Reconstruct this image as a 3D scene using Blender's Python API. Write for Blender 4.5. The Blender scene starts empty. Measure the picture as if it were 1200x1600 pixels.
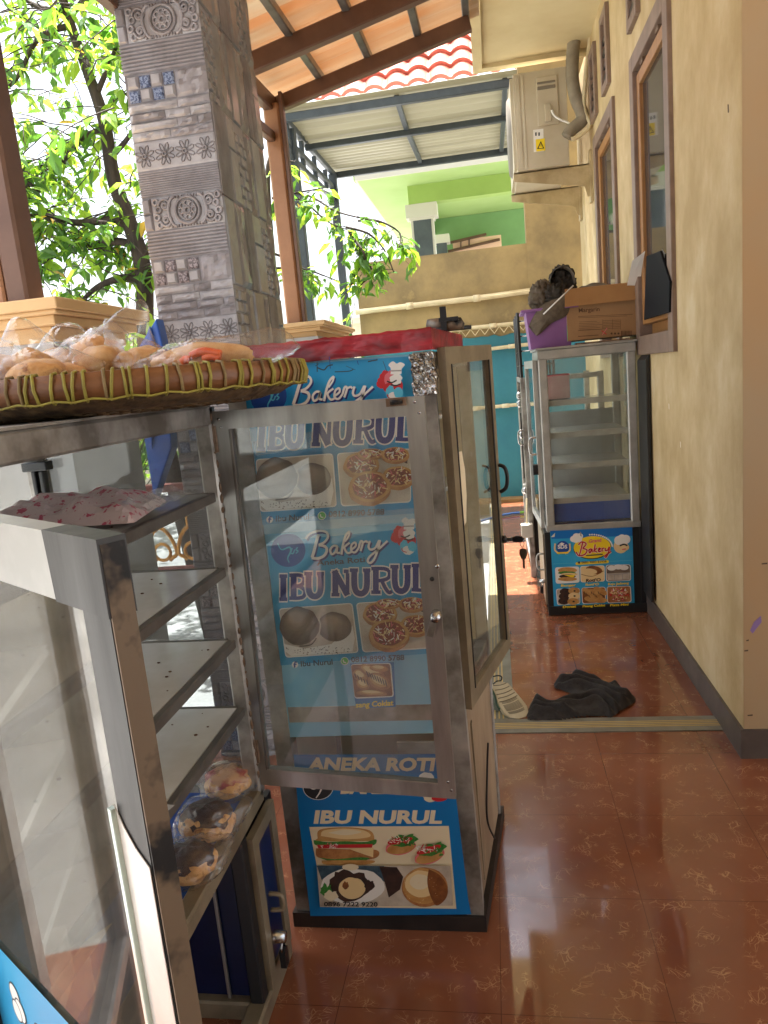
import bpy, bmesh, math, random
from mathutils import Vector, Matrix, noise
random.seed(7)
S = bpy.context.scene
COL = S.collection
# ------------------------------------------------------------------ camera, sky, sun, exposure
FPX, PITCH, ROLL, YAW, CAMH = 1129.795, .18118978, .0936664, -.1630017, 1.5
_cy, _sy, _cp, _sp, _cr, _sr = math.cos(YAW), math.sin(YAW), math.cos(PITCH), math.sin(PITCH), math.cos(ROLL), math.sin(ROLL)
FWD = Vector((_sy*_cp, _cy*_cp, -_sp)); _r0 = Vector((_cy, -_sy, 0)); _d0 = FWD.cross(_r0)
RGT = _r0*_cr + _d0*_sr; DWN = -_r0*_sr + _d0*_cr
EYE = Vector((0, 0, CAMH))
cam = bpy.data.cameras.new('camera'); cam_o = bpy.data.objects.new('camera', cam); COL.objects.link(cam_o)
m = Matrix.Identity(4)
for i in range(3):
    m[i][0], m[i][1], m[i][2], m[i][3] = RGT[i], -DWN[i], -FWD[i], EYE[i]
cam_o.matrix_world = m
cam.sensor_fit = 'VERTICAL'; cam.sensor_height = 36; cam.lens = FPX/1600*36
cam.clip_start = .02; cam.clip_end = 500
S.camera = cam_o
to_sun = Vector((-.2, .25, 3.6)).normalized()
sl = bpy.data.lights.new('sun', 'SUN'); sl.energy = 5; sl.angle = math.radians(.5); sl.color = (1, .985, .955)
so = bpy.data.objects.new('sun', sl); COL.objects.link(so); so.rotation_euler = (-to_sun).to_track_quat('-Z', 'Y').to_euler()
W = bpy.data.worlds.new('World'); S.world = W; W.use_nodes = True
nt = W.node_tree; bg = nt.nodes['Background']; sky = nt.nodes.new('ShaderNodeTexSky')
sky.sky_type = 'NISHITA'; sky.sun_disc = False; sky.sun_elevation = math.asin(to_sun.z)
sky.sun_rotation = math.atan2(to_sun.x, to_sun.y); sky.dust_density = 6; sky.air_density = 1.0; sky.ozone_density = .6
hs = nt.nodes.new('ShaderNodeHueSaturation'); hs.inputs['Saturation'].default_value = .45      # a hazy, whitish tropical sky
nt.links.new(sky.outputs[0], hs.inputs['Color']); nt.links.new(hs.outputs[0], bg.inputs[0]); bg.inputs[1].default_value = .13
S.view_settings.view_transform = 'Standard'; S.view_settings.look = 'None'; S.view_settings.gamma = 1
S.view_settings.exposure = 2.3
S.cycles.max_bounces = 10; S.cycles.transparent_max_bounces = 24; S.cycles.diffuse_bounces = 5
S.cycles.sample_clamp_indirect = 6

# ------------------------------------------------------------------ pixel -> plane helpers (photo pixels, 1200x1600)
def ray(px, py): return FWD*FPX + RGT*(px-600) + DWN*(py-800)
def atp(px, py, p0, n):
    d = ray(px, py); n = Vector(n); return EYE + d*((Vector(p0)-EYE).dot(n)/d.dot(n))
def aty(px, py, Y): return atp(px, py, (0, Y, 0), (0, 1, 0))
def atx(px, py, X): return atp(px, py, (X, 0, 0), (1, 0, 0))
def atz(px, py, Z=0): return atp(px, py, (0, 0, Z), (0, 0, 1))

# ------------------------------------------------------------------ materials
MATS = {}
def srgb(*c): return tuple((v/255/12.92 if v/255 <= .04045 else ((v/255+.055)/1.055)**2.4) for v in c)
def mat(name, col, rough=.6, metal=0, col2=None, scale=6, detail=5, bump=0, bscale=None, spec=.5, stretch=(1, 1, 1), lo=.35, hi=.65, col3=None, rvar=0):
    if name in MATS: return MATS[name]
    M = bpy.data.materials.new(name); M.use_nodes = True; N = M.node_tree.nodes; L = M.node_tree.links
    b = N['Principled BSDF']; b.inputs['Roughness'].default_value = rough; b.inputs['Metallic'].default_value = metal
    b.inputs['Specular IOR Level'].default_value = spec
    b.inputs['Base Color'].default_value = (*col, 1)
    if col2 or bump or rvar:
        tc = N.new('ShaderNodeTexCoord'); mp = N.new('ShaderNodeMapping'); mp.inputs['Scale'].default_value = stretch
        L.new(tc.outputs['Object'], mp.inputs[0])
        nz = N.new('ShaderNodeTexNoise'); nz.inputs['Scale'].default_value = scale; nz.inputs['Detail'].default_value = detail; nz.inputs['Roughness'].default_value = .6
        L.new(mp.outputs[0], nz.inputs['Vector'])
        if col2:
            cr = N.new('ShaderNodeValToRGB'); e = cr.color_ramp.elements
            e[0].position, e[1].position = lo, hi; e[0].color = (*col, 1); e[1].color = (*col2, 1)
            if col3:
                k = e.new(min(hi+.12, .99)); k.color = (*col3, 1)
            L.new(nz.outputs['Fac'], cr.inputs[0]); L.new(cr.outputs[0], b.inputs['Base Color'])
        if rvar:
            mr = N.new('ShaderNodeMapRange'); mr.inputs[3].default_value = max(rough-rvar, .02); mr.inputs[4].default_value = rough+rvar
            mr.inputs[1].default_value = .3; mr.inputs[2].default_value = .7
            L.new(nz.outputs['Fac'], mr.inputs[0]); L.new(mr.outputs[0], b.inputs['Roughness'])
        if bump:
            n2 = N.new('ShaderNodeTexNoise'); n2.inputs['Scale'].default_value = bscale or scale*3; n2.inputs['Detail'].default_value = 6
            L.new(mp.outputs[0], n2.inputs['Vector'])
            bp = N.new('ShaderNodeBump'); bp.inputs['Strength'].default_value = bump; bp.inputs['Distance'].default_value = .01
            L.new(n2.outputs['Fac'], bp.inputs['Height']); L.new(bp.outputs[0], b.inputs['Normal'])
    MATS[name] = M; return M

def glass(name, tint=(1, 1, 1), dust=.05, refl=1.0, dcol=(.6, .58, .52), rough=.02, dscale=5, stretch=(1, 1, 1)):
    """a thin pane: clear, with Fresnel reflections and a film of dust and smears"""
    M = bpy.data.materials.new(name); M.use_nodes = True; N = M.node_tree.nodes; L = M.node_tree.links
    N.remove(N['Principled BSDF']); out = N['Material Output']
    tr = N.new('ShaderNodeBsdfTransparent'); tr.inputs[0].default_value = (*tint, 1)
    gl = N.new('ShaderNodeBsdfGlossy'); gl.inputs['Roughness'].default_value = rough
    fr = N.new('ShaderNodeLayerWeight'); fr.inputs[0].default_value = .5
    pw_ = N.new('ShaderNodeMath'); pw_.operation = 'POWER'; pw_.inputs[1].default_value = 4.5; L.new(fr.outputs['Facing'], pw_.inputs[0])
    mu = N.new('ShaderNodeMath'); mu.operation = 'MULTIPLY_ADD'; mu.inputs[1].default_value = .85*refl; mu.inputs[2].default_value = .045*refl; mu.use_clamp = True
    L.new(pw_.outputs[0], mu.inputs[0])
    df = N.new('ShaderNodeBsdfDiffuse'); df.inputs[0].default_value = (*dcol, 1)
    tc = N.new('ShaderNodeTexCoord'); mp = N.new('ShaderNodeMapping'); mp.inputs['Scale'].default_value = stretch
    nz = N.new('ShaderNodeTexNoise'); nz.inputs['Scale'].default_value = dscale; nz.inputs['Detail'].default_value = 7
    L.new(tc.outputs['Object'], mp.inputs[0]); L.new(mp.outputs[0], nz.inputs['Vector'])
    mr = N.new('ShaderNodeMapRange'); mr.inputs[1].default_value = .4; mr.inputs[2].default_value = .75; mr.inputs[3].default_value = dust*.4; mr.inputs[4].default_value = dust*2.2
    L.new(nz.outputs['Fac'], mr.inputs[0])
    m1 = N.new('ShaderNodeMixShader'); L.new(mr.outputs[0], m1.inputs[0]); L.new(tr.outputs[0], m1.inputs[1]); L.new(df.outputs[0], m1.inputs[2])
    m2 = N.new('ShaderNodeMixShader'); L.new(mu.outputs[0], m2.inputs[0]); L.new(m1.outputs[0], m2.inputs[1]); L.new(gl.outputs[0], m2.inputs[2])
    L.new(m2.outputs[0], out.inputs[0]); MATS[name] = M; return M

def translucent(name, col, tcol, fac=.5, col2=None, scale=3, rough=.5, stretch=(1, 1, 1), tcol2=None):
    M = bpy.data.materials.new(name); M.use_nodes = True; N = M.node_tree.nodes; L = M.node_tree.links
    b = N['Principled BSDF']; b.inputs['Roughness'].default_value = rough; out = N['Material Output']; b.inputs['Base Color'].default_value = (*col, 1)
    t = N.new('ShaderNodeBsdfTranslucent'); t.inputs[0].default_value = (*tcol, 1)
    tc = N.new('ShaderNodeTexCoord'); mp = N.new('ShaderNodeMapping'); mp.inputs['Scale'].default_value = stretch; L.new(tc.outputs['Object'], mp.inputs[0])
    nz = N.new('ShaderNodeTexNoise'); nz.inputs['Scale'].default_value = scale; nz.inputs['Detail'].default_value = 5; L.new(mp.outputs[0], nz.inputs['Vector'])
    for a, c2, sock in ((col, col2, b.inputs['Base Color']), (tcol, tcol2, t.inputs[0])):
        if c2:
            cr = N.new('ShaderNodeValToRGB'); e = cr.color_ramp.elements; e[0].position, e[1].position = .35, .65
            e[0].color = (*a, 1); e[1].color = (*c2, 1); L.new(nz.outputs['Fac'], cr.inputs[0]); L.new(cr.outputs[0], sock)
    mx = N.new('ShaderNodeMixShader'); mx.inputs[0].default_value = fac
    L.new(b.outputs[0], mx.inputs[1]); L.new(t.outputs[0], mx.inputs[2]); L.new(mx.outputs[0], out.inputs[0]); MATS[name] = M; return M

def bag_mat(name, tint=(1, 1, 1), haze=.1, bump=.35):
    M = bpy.data.materials.new(name); M.use_nodes = True; N = M.node_tree.nodes; L = M.node_tree.links
    N.remove(N['Principled BSDF']); out = N['Material Output']
    tr = N.new('ShaderNodeBsdfTransparent'); tr.inputs[0].default_value = (*tint, 1)
    gl = N.new('ShaderNodeBsdfGlossy'); gl.inputs['Roughness'].default_value = .07
    df = N.new('ShaderNodeBsdfDiffuse'); df.inputs[0].default_value = (.85, .85, .85, 1)
    tc = N.new('ShaderNodeTexCoord'); nz = N.new('ShaderNodeTexNoise'); nz.inputs['Scale'].default_value = 22; nz.inputs['Detail'].default_value = 3; nz.inputs['Distortion'].default_value = 1.5
    L.new(tc.outputs['Object'], nz.inputs['Vector'])
    bp = N.new('ShaderNodeBump'); bp.inputs['Strength'].default_value = bump; bp.inputs['Distance'].default_value = .02; L.new(nz.outputs['Fac'], bp.inputs['Height'])
    lw = N.new('ShaderNodeLayerWeight'); lw.inputs[0].default_value = .5; L.new(bp.outputs[0], lw.inputs['Normal']); L.new(bp.outputs[0], gl.inputs['Normal'])
    pw_ = N.new('ShaderNodeMath'); pw_.operation = 'POWER'; pw_.inputs[1].default_value = 3.0; L.new(lw.outputs['Facing'], pw_.inputs[0])
    mu = N.new('ShaderNodeMath'); mu.operation = 'MULTIPLY_ADD'; mu.inputs[1].default_value = .6; mu.inputs[2].default_value = .05; mu.use_clamp = True; L.new(pw_.outputs[0], mu.inputs[0])
    m1 = N.new('ShaderNodeMixShader'); m1.inputs[0].default_value = haze; L.new(tr.outputs[0], m1.inputs[1]); L.new(df.outputs[0], m1.inputs[2])
    m2 = N.new('ShaderNodeMixShader'); L.new(mu.outputs[0], m2.inputs[0]); L.new(m1.outputs[0], m2.inputs[1]); L.new(gl.outputs[0], m2.inputs[2])
    L.new(m2.outputs[0], out.inputs[0]); MATS[name] = M; return M

# ------------------------------------------------------------------ mesh collector
class MB:
    def __init__(s): s.v = []; s.f = []; s.mi = []; s.mats = []; s.T = None; s.sm = []
    def _m(s, mt):
        if mt not in s.mats: s.mats.append(mt)
        return s.mats.index(mt)
    def add(s, verts, faces, mt, smooth=False):
        o = len(s.v)
        for p in verts:
            p = Vector(p); s.v.append(s.T @ p if s.T else p)
        k = s._m(mt)
        for f in faces: s.f.append([o+i for i in f]); s.mi.append(k); s.sm.append(smooth)
    def box(s, a, b, mt):
        x0, y0, z0 = a; x1, y1, z1 = b
        s.hexa([(x0, y0, z0), (x1, y0, z0), (x1, y1, z0), (x0, y1, z0), (x0, y0, z1), (x1, y0, z1), (x1, y1, z1), (x0, y1, z1)], mt)
    def hexa(s, v, mt): s.add(v, [(3, 2, 1, 0), (4, 5, 6, 7), (0, 1, 5, 4), (1, 2, 6, 5), (2, 3, 7, 6), (3, 0, 4, 7)], mt)
    def bar(s, p0, p1, w, h, mt, side=None, c=.12):
        """bar of rectangular section w (along side) x h, with chamfered edges"""
        p0, p1 = Vector(p0), Vector(p1); d = (p1-p0).normalized()
        sd = Vector(side) if side else (d.cross(Vector((0, 0, 1))) if abs(d.z) < .9 else Vector((1, 0, 0)))
        sd = (sd - d*sd.dot(d)).normalized(); up = sd.cross(d).normalized()
        k = min(w, h)*c; ring = [(-w/2+k, -h/2), (w/2-k, -h/2), (w/2, -h/2+k), (w/2, h/2-k), (w/2-k, h/2), (-w/2+k, h/2), (-w/2, h/2-k), (-w/2, -h/2+k)]
        vs = [p + sd*a + up*b for p in (p0, p1) for a, b in ring]
        fs = [(i, (i+1) % 8, 8+(i+1) % 8, 8+i) for i in range(8)] + [tuple(range(7, -1, -1)), tuple(range(8, 16))]
        s.add(vs, fs, mt)
    def tube(s, pts, r, mt, n=8, smooth=True, cap=True):
        pts = [Vector(p) for p in pts]; rs = r if isinstance(r, (list, tuple)) else [r]*len(pts)
        vs = []; fs = []; prev = None
        for i, p in enumerate(pts):
            d = (pts[min(i+1, len(pts)-1)] - pts[max(i-1, 0)]).normalized()
            u = prev if prev else (Vector((0, 0, 1)) if abs(d.z) < .9 else Vector((1, 0, 0)))
            u = (u - d*u.dot(d)).normalized(); prev = u; w = d.cross(u)
            for k in range(n):
                a = 2*math.pi*k/n; vs.append(p + (u*math.cos(a) + w*math.sin(a))*rs[i])
        for i in range(len(pts)-1):
            for k in range(n): fs.append((i*n+k, i*n+(k+1) % n, (i+1)*n+(k+1) % n, (i+1)*n+k))
        if cap: fs += [tuple(range(n-1, -1, -1)), tuple(range((len(pts)-1)*n, len(pts)*n))]
        s.add(vs, fs, mt, smooth)
    def prism(s, poly, d, mt):
        """polygon (3-D points) pushed along d"""
        d = Vector(d); p = [Vector(q) for q in poly]; n = len(p)
        s.add(p + [q+d for q in p], [tuple(range(n)), tuple(range(2*n-1, n-1, -1))] + [((i+1) % n, i, n+i, n+(i+1) % n) for i in range(n)], mt)
    def lathe(s, prof, c, mt, n=24, axis='z', smooth=True):
        c = Vector(c); vs = []; k = len(prof)
        for i in range(n):
            a = 2*math.pi*i/n
            for r, h in prof:
                q = (r*math.cos(a), r*math.sin(a), h) if axis == 'z' else ((r*math.cos(a), h, r*math.sin(a)) if axis == 'y' else (h, r*math.cos(a), r*math.sin(a)))
                vs.append(c+Vector(q))
        fs = [(i*k+j, ((i+1) % n)*k+j, ((i+1) % n)*k+j+1, i*k+j+1) for i in range(n) for j in range(k-1)]
        s.add(vs, fs, mt, smooth)
    def grid(s, fn, nu, nv, mt, smooth=True):
        vs = [fn(i/nu, j/nv) for j in range(nv+1) for i in range(nu+1)]
        s.add(vs, [(j*(nu+1)+i, j*(nu+1)+i+1, (j+1)*(nu+1)+i+1, (j+1)*(nu+1)+i) for j in range(nv) for i in range(nu)], mt, smooth)
    def blob(s, c, r, mt, amp=.15, fr=2, nu=20, nv=12, seed=0, T=None):
        """lumpy closed ball"""
        vs = []; c = Vector(c)
        for j in range(nv+1):
            th = math.pi*j/nv
            for i in range(nu):
                ph = 2*math.pi*i/nu; d = Vector((math.sin(th)*math.cos(ph), math.sin(th)*math.sin(ph), math.cos(th)))
                k = 1 + amp*noise.noise(d*fr + Vector((seed*7.3, seed*3.1, 0)))
                q = Vector((d.x*r[0], d.y*r[1], d.z*r[2]))*k
                vs.append(c + (T @ q if T else q))
        s.add(vs, [(j*nu+i, j*nu+(i+1) % nu, (j+1)*nu+(i+1) % nu, (j+1)*nu+i) for j in range(nv) for i in range(nu)], mt, True)
    def build(s, name, parent=None, bevel=0, label=None):
        me = bpy.data.meshes.new(name); off = parent.location if parent else Vector((0, 0, 0))
        P = parent
        while P is not None and P.parent is not None: P = P.parent; off = off + P.location
        me.from_pydata([tuple(v-off) for v in s.v], [], s.f)
        for mt in s.mats: me.materials.append(mt)
        for p, k, q in zip(me.polygons, s.mi, s.sm): p.material_index = k; p.use_smooth = q
        me.update()
        bm = bmesh.new(); bm.from_mesh(me); bmesh.ops.recalc_face_normals(bm, faces=bm.faces); bm.to_mesh(me); bm.free()
        o = bpy.data.objects.new(name, me); COL.objects.link(o)
        if parent: o.parent = parent
        if bevel:
            bv = o.modifiers.new('bevel', 'BEVEL'); bv.width = bevel; bv.segments = 2; bv.limit_method = 'ANGLE'
        if label: o['label'] = label
        return o

def thing(name, label, cat, loc, group=None):
    o = bpy.data.objects.new(name, None); COL.objects.link(o); o.location = Vector(loc); o.empty_display_size = .1
    o['label'] = label; o['category'] = cat
    if group: o['group'] = group
    return o
def tag(o, label, cat, group=None):
    o['label'] = label; o['category'] = cat
    if group: o['group'] = group
    return o
def struct(o): o['kind'] = 'structure'; return o

def spline(pts, n=6):
    pts = [Vector((*p, 0)) if len(p) == 2 else Vector(p) for p in pts]; P = [pts[0]] + pts + [pts[-1]]; out = []
    for i in range(1, len(P)-2):
        a, b, c, d = P[i-1:i+3]
        for k in range(n):
            t = k/n; out.append(.5*((2*b) + (c-a)*t + (2*a-5*b+4*c-d)*t*t + (3*b-a-3*c+d)*t**3))
    out.append(P[-2]); return out

def font_polys(txt, bold=0):
    cu = bpy.data.curves.new('t', 'FONT'); cu.body = txt; cu.size = 1; cu.offset = bold; cu.resolution_u = 3
    o = bpy.data.objects.new('t', cu); COL.objects.link(o)
    me = o.evaluated_get(bpy.context.evaluated_depsgraph_get()).to_mesh()
    v = [tuple(p.co[:2]) for p in me.vertices]; f = [tuple(p.vertices) for p in me.polygons]
    o.to_mesh_clear() if False else None
    bpy.data.objects.remove(o); bpy.data.curves.remove(cu); return v, f

class Print(MB):
    """flat printed matter: shapes given in photo pixels are laid on the plane of the print"""
    def __init__(s, place): super().__init__(); s.place = place; s.k = 0; s.A = None; s.base = 0
    def w(s, x, y, h):
        if s.A: x, y = s.A(x, y)
        return s.place(x, y, h)
    def lay(s): s.k += 1; return s.base + s.k*.00006
    def poly(s, pts, mt, smooth=0, n=5):
        h = s.lay(); p = [(q.x, q.y) for q in spline(list(pts)+[pts[0]], n)][:-1] if smooth else pts
        s.add([s.w(x, y, h) for x, y in p], [tuple(range(len(p)))], mt)
    def disc(s, x, y, rx, ry, mt, n=28, rot=0, wob=0, seed=0):
        s.poly([(x + (rx*math.cos(a)*math.cos(rot)-ry*math.sin(a)*math.sin(rot))*(1+wob*noise.noise(Vector((math.cos(a)*2, math.sin(a)*2, seed)))), y + (rx*math.cos(a)*math.sin(rot)+ry*math.sin(a)*math.cos(rot))*(1+wob*noise.noise(Vector((math.cos(a)*2, math.sin(a)*2, seed))))) for a in [2*math.pi*i/n for i in range(n)]], mt)
    def rrect(s, c, r, mt):
        """quad with rounded corners; c = TL TR BR BL"""
        out = []
        for i in range(4):
            p = Vector(c[i]); a = (Vector(c[i-1])-p).normalized()*r; b = (Vector(c[(i+1) % 4])-p).normalized()*r
            for t in (0, .25, .5, .75, 1): q = p + a*(1-t)**2 + b*t**2; out.append((q.x, q.y))
        s.poly(out, mt)
    def stroke(s, pts, wd, mt, smooth=True, n=6, taper=False):
        h = s.lay(); p = spline(pts, n) if smooth else [Vector((*q, 0)) for q in pts]; vs = []; N = len(p)
        for i, q in enumerate(p):
            d = (p[min(i+1, N-1)]-p[max(i-1, 0)]); d = d.normalized() if d.length > 0 else Vector((1, 0, 0)); nn = Vector((-d.y, d.x, 0))
            k = wd/2*(1 if not taper else (.45+.55*math.sin(math.pi*min(max(i/(N-1), .05), .95))))
            for sg in (-1, 1): a = q+nn*k*sg; vs.append(s.w(a.x, a.y, h))
        s.add(vs, [(2*i, 2*i+1, 2*i+3, 2*i+2) for i in range(N-1)], mt)
    def text(s, t, p0, p1, hgt, mt, bold=0, shear=0):
        """text from pixel p0 to p1 along the baseline, cap height hgt pixels"""
        v, f = font_polys(t, bold); x0 = min(a for a, b in v); x1 = max(a for a, b in v); h = s.lay(); capu = max(b for a, b in v)
        u = Vector((p1[0]-p0[0], p1[1]-p0[1])); L_ = u.length; e = u/L_; up = Vector((e.y, -e.x)); out = []
        for a, b in v:
            q = Vector(p0) + e*((a-x0)/(x1-x0)*L_ + b/capu*hgt*shear) + up*(b/capu*hgt); out.append(s.w(q.x, q.y, h))
        s.add(out, f, mt)
    def specks(s, cx, cy, rx, ry, n, mts, lw=(1, 3), ln=(3, 9), seed=1, inside=True):
        R = random.Random(seed)
        for i in range(n):
            a = R.uniform(0, 6.283); r = math.sqrt(R.random()) if inside else R.uniform(.9, 1.05); x = cx+math.cos(a)*r*rx; y = cy+math.sin(a)*r*ry
            t = R.uniform(0, 3.14); l = R.uniform(*ln)/2
            s.stroke([(x-math.cos(t)*l, y-math.sin(t)*l), (x+math.cos(t)*l, y+math.sin(t)*l)], R.uniform(*lw), R.choice(mts), smooth=False)

# slab-serif letters as strokes in a unit box (x right, y down)
SLAB = {
 'I': [[(.5, 0), (.5, 1)], [(.1, .04), (.9, .04)], [(.1, .96), (.9, .96)]],
 'B': [[(.25, 0), (.25, 1)], [(.0, .05), (.6, .05), (.86, .16), (.8, .38), (.55, .47)], [(.3, .47), (.65, .5), (.92, .66), (.85, .88), (.55, .95), (0, .95)]],
 'U': [[(.22, .02), (.22, .6), (.32, .88), (.55, .96), (.75, .86), (.83, .6), (.83, .02)], [(0, .05), (.4, .05)], [(.64, .05), (1, .05)]],
 'N': [[(.2, .02), (.2, .98)], [(.14, .03), (.84, .97)], [(.84, .02), (.84, .95)], [(0, .95), (.42, .95)], [(.64, .05), (1, .05)]],
 'R': [[(.22, 0), (.22, 1)], [(0, .05), (.6, .05), (.86, .16), (.82, .4), (.5, .5), (.25, .5)], [(.5, .5), (.68, .8), (.85, .96), (1, .92)], [(0, .95), (.45, .95)]],
 'L': [[(.28, 0), (.28, 1)], [(0, .05), (.55, .05)], [(0, .95), (.95, .95), (.97, .7)]],
}
def slab_word(P, boxes, m_fill, m_line, wd):
    for ch, x0, x1, yt, yb in boxes:
        for extra, mt in ((.45, m_line), (0, m_fill)):
            for k, st in enumerate(SLAB[ch]):
                w_ = wd*(1 if k == 0 or ch in 'NU' and k < 3 and len(st) > 2 or (ch == 'N' and k < 2) else .62)
                if extra and len(st) == 2:
                    a, b = Vector(st[0]), Vector(st[1]); d = (b-a).normalized()*.05; st = [tuple(a-d), tuple(b+d)]
                P.stroke([(x0+(x1-x0)*x, yt+(yb-yt)*y) for x, y in st], w_+wd*extra, mt, smooth=len(st) > 2)

# ------------------------------------------------------------------ palette
alu = mat('brushed aluminium', srgb(176, 174, 170), .38, .75, srgb(140, 138, 134), 14, bump=.06, stretch=(1, 1, .15), rvar=.08)
alu_w = mat('worn aluminium', srgb(186, 183, 177), .42, .25, srgb(108, 102, 94), 7, bump=.08, rvar=.1)
alu_d = mat('tan anodised aluminium', srgb(150, 136, 112), .45, .35, srgb(122, 110, 90), 9, bump=.04)
white_alu = mat('pale aluminium', srgb(184, 184, 180), .4, .4, srgb(160, 160, 156), 8)
grime = mat('grimy brown metal', srgb(112, 94, 74), .6, .1, srgb(14, 12, 11), 11, lo=.50, hi=.58, bump=.15)
blackm = mat('black painted metal', (.012, .012, .013), .45)
blackp = mat('black plastic', (.01, .01, .012), .35)
steel = mat('steel', (.5, .5, .5), .25, 1)
rust = mat('rusty steel', (.16, .09, .05), .6, .5, (.3, .22, .16), 30)
shelf_m = mat('white laminate shelf', srgb(216, 216, 214), .14, 0, srgb(196, 192, 184), 4, spec=.8, rvar=.06)
crumb_m = mat('crumbs', (.12, .06, .03), .8)
dkgrey = mat('dark shelf edge', srgb(112, 106, 99), .4, .3, srgb(92, 86, 80), 12)
cream = mat('cream paint', srgb(206, 172, 124), .7, 0, srgb(192, 158, 110), 3, bump=.1, bscale=30)
greyp = mat('grey paint', srgb(168, 168, 164), .75, 0, srgb(150, 150, 148), 3, bump=.1, bscale=30)
p_blue = mat('poster blue', srgb(60, 172, 220), .3, 0, srgb(44, 156, 210), 3, spec=.4)
p_blue2 = mat('poster pale blue', srgb(150, 206, 232), .32, 0, srgb(128, 194, 226), 4, spec=.4)
p_blue3 = mat('poster deep blue', srgb(6, 116, 186), .35, spec=.4)
p_white = mat('print white', srgb(236, 234, 228), .4)
p_cream = mat('print cream', srgb(232, 218, 186), .4)
p_navy = mat('print navy', srgb(46, 56, 128), .4)
p_roundel = mat('print roundel blue', srgb(26, 70, 156), .4)
p_cyan = mat('print cyan', srgb(90, 190, 220), .4)
p_grey = mat('print dark grey', srgb(52, 62, 70), .5)
p_lgrey = mat('print grey', srgb(160, 156, 150), .5)
p_red = mat('print red', srgb(196, 32, 42), .4)
p_pink = mat('print pink', srgb(220, 110, 120), .4)
p_yel = mat('print yellow', srgb(244, 214, 40), .4)
p_green = mat('print green', srgb(70, 150, 60), .5, 0, srgb(40, 104, 40), 160)
p_wa = mat('print light green', srgb(90, 190, 90), .4)
p_black = mat('print black', (.012, .012, .014), .4)
p_bun = mat('print bun', srgb(206, 160, 96), .5, 0, srgb(178, 124, 64), 30)
p_bund = mat('print toasted', srgb(150, 92, 44), .5, 0, srgb(112, 62, 28), 40)
p_choc = mat('print chocolate', srgb(66, 42, 34), .5, 0, srgb(44, 28, 24), 40)
p_taupe = mat('print taupe bread', srgb(124, 106, 90), .5, 0, srgb(98, 82, 70), 30)
p_crust = mat('print crust', srgb(186, 130, 76), .5, 0, srgb(150, 92, 50), 50)
p_cheese = mat('print cheese', srgb(232, 204, 150), .5)
p_sauce = mat('print sauce', srgb(150, 60, 36), .5, 0, srgb(104, 40, 28), 60)
p_table = mat('print table cloth', srgb(206, 196, 180), .5, 0, srgb(176, 164, 148), 20)
pane = glass('dusty clear glass', (.96, .98, .97), .035)
pane_d = glass('very dusty glass', (.96, .98, .975), .085, dscale=4, stretch=(1, 1, .35))
pane_s = glass('smeared door glass', (.58, .54, .46), .05, dscale=3, stretch=(1, 1, .2))
plastic = bag_mat('clear crinkled film', haze=.03, bump=.3)
plastic2 = bag_mat('hazy film', haze=.22, bump=.9)

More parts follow.
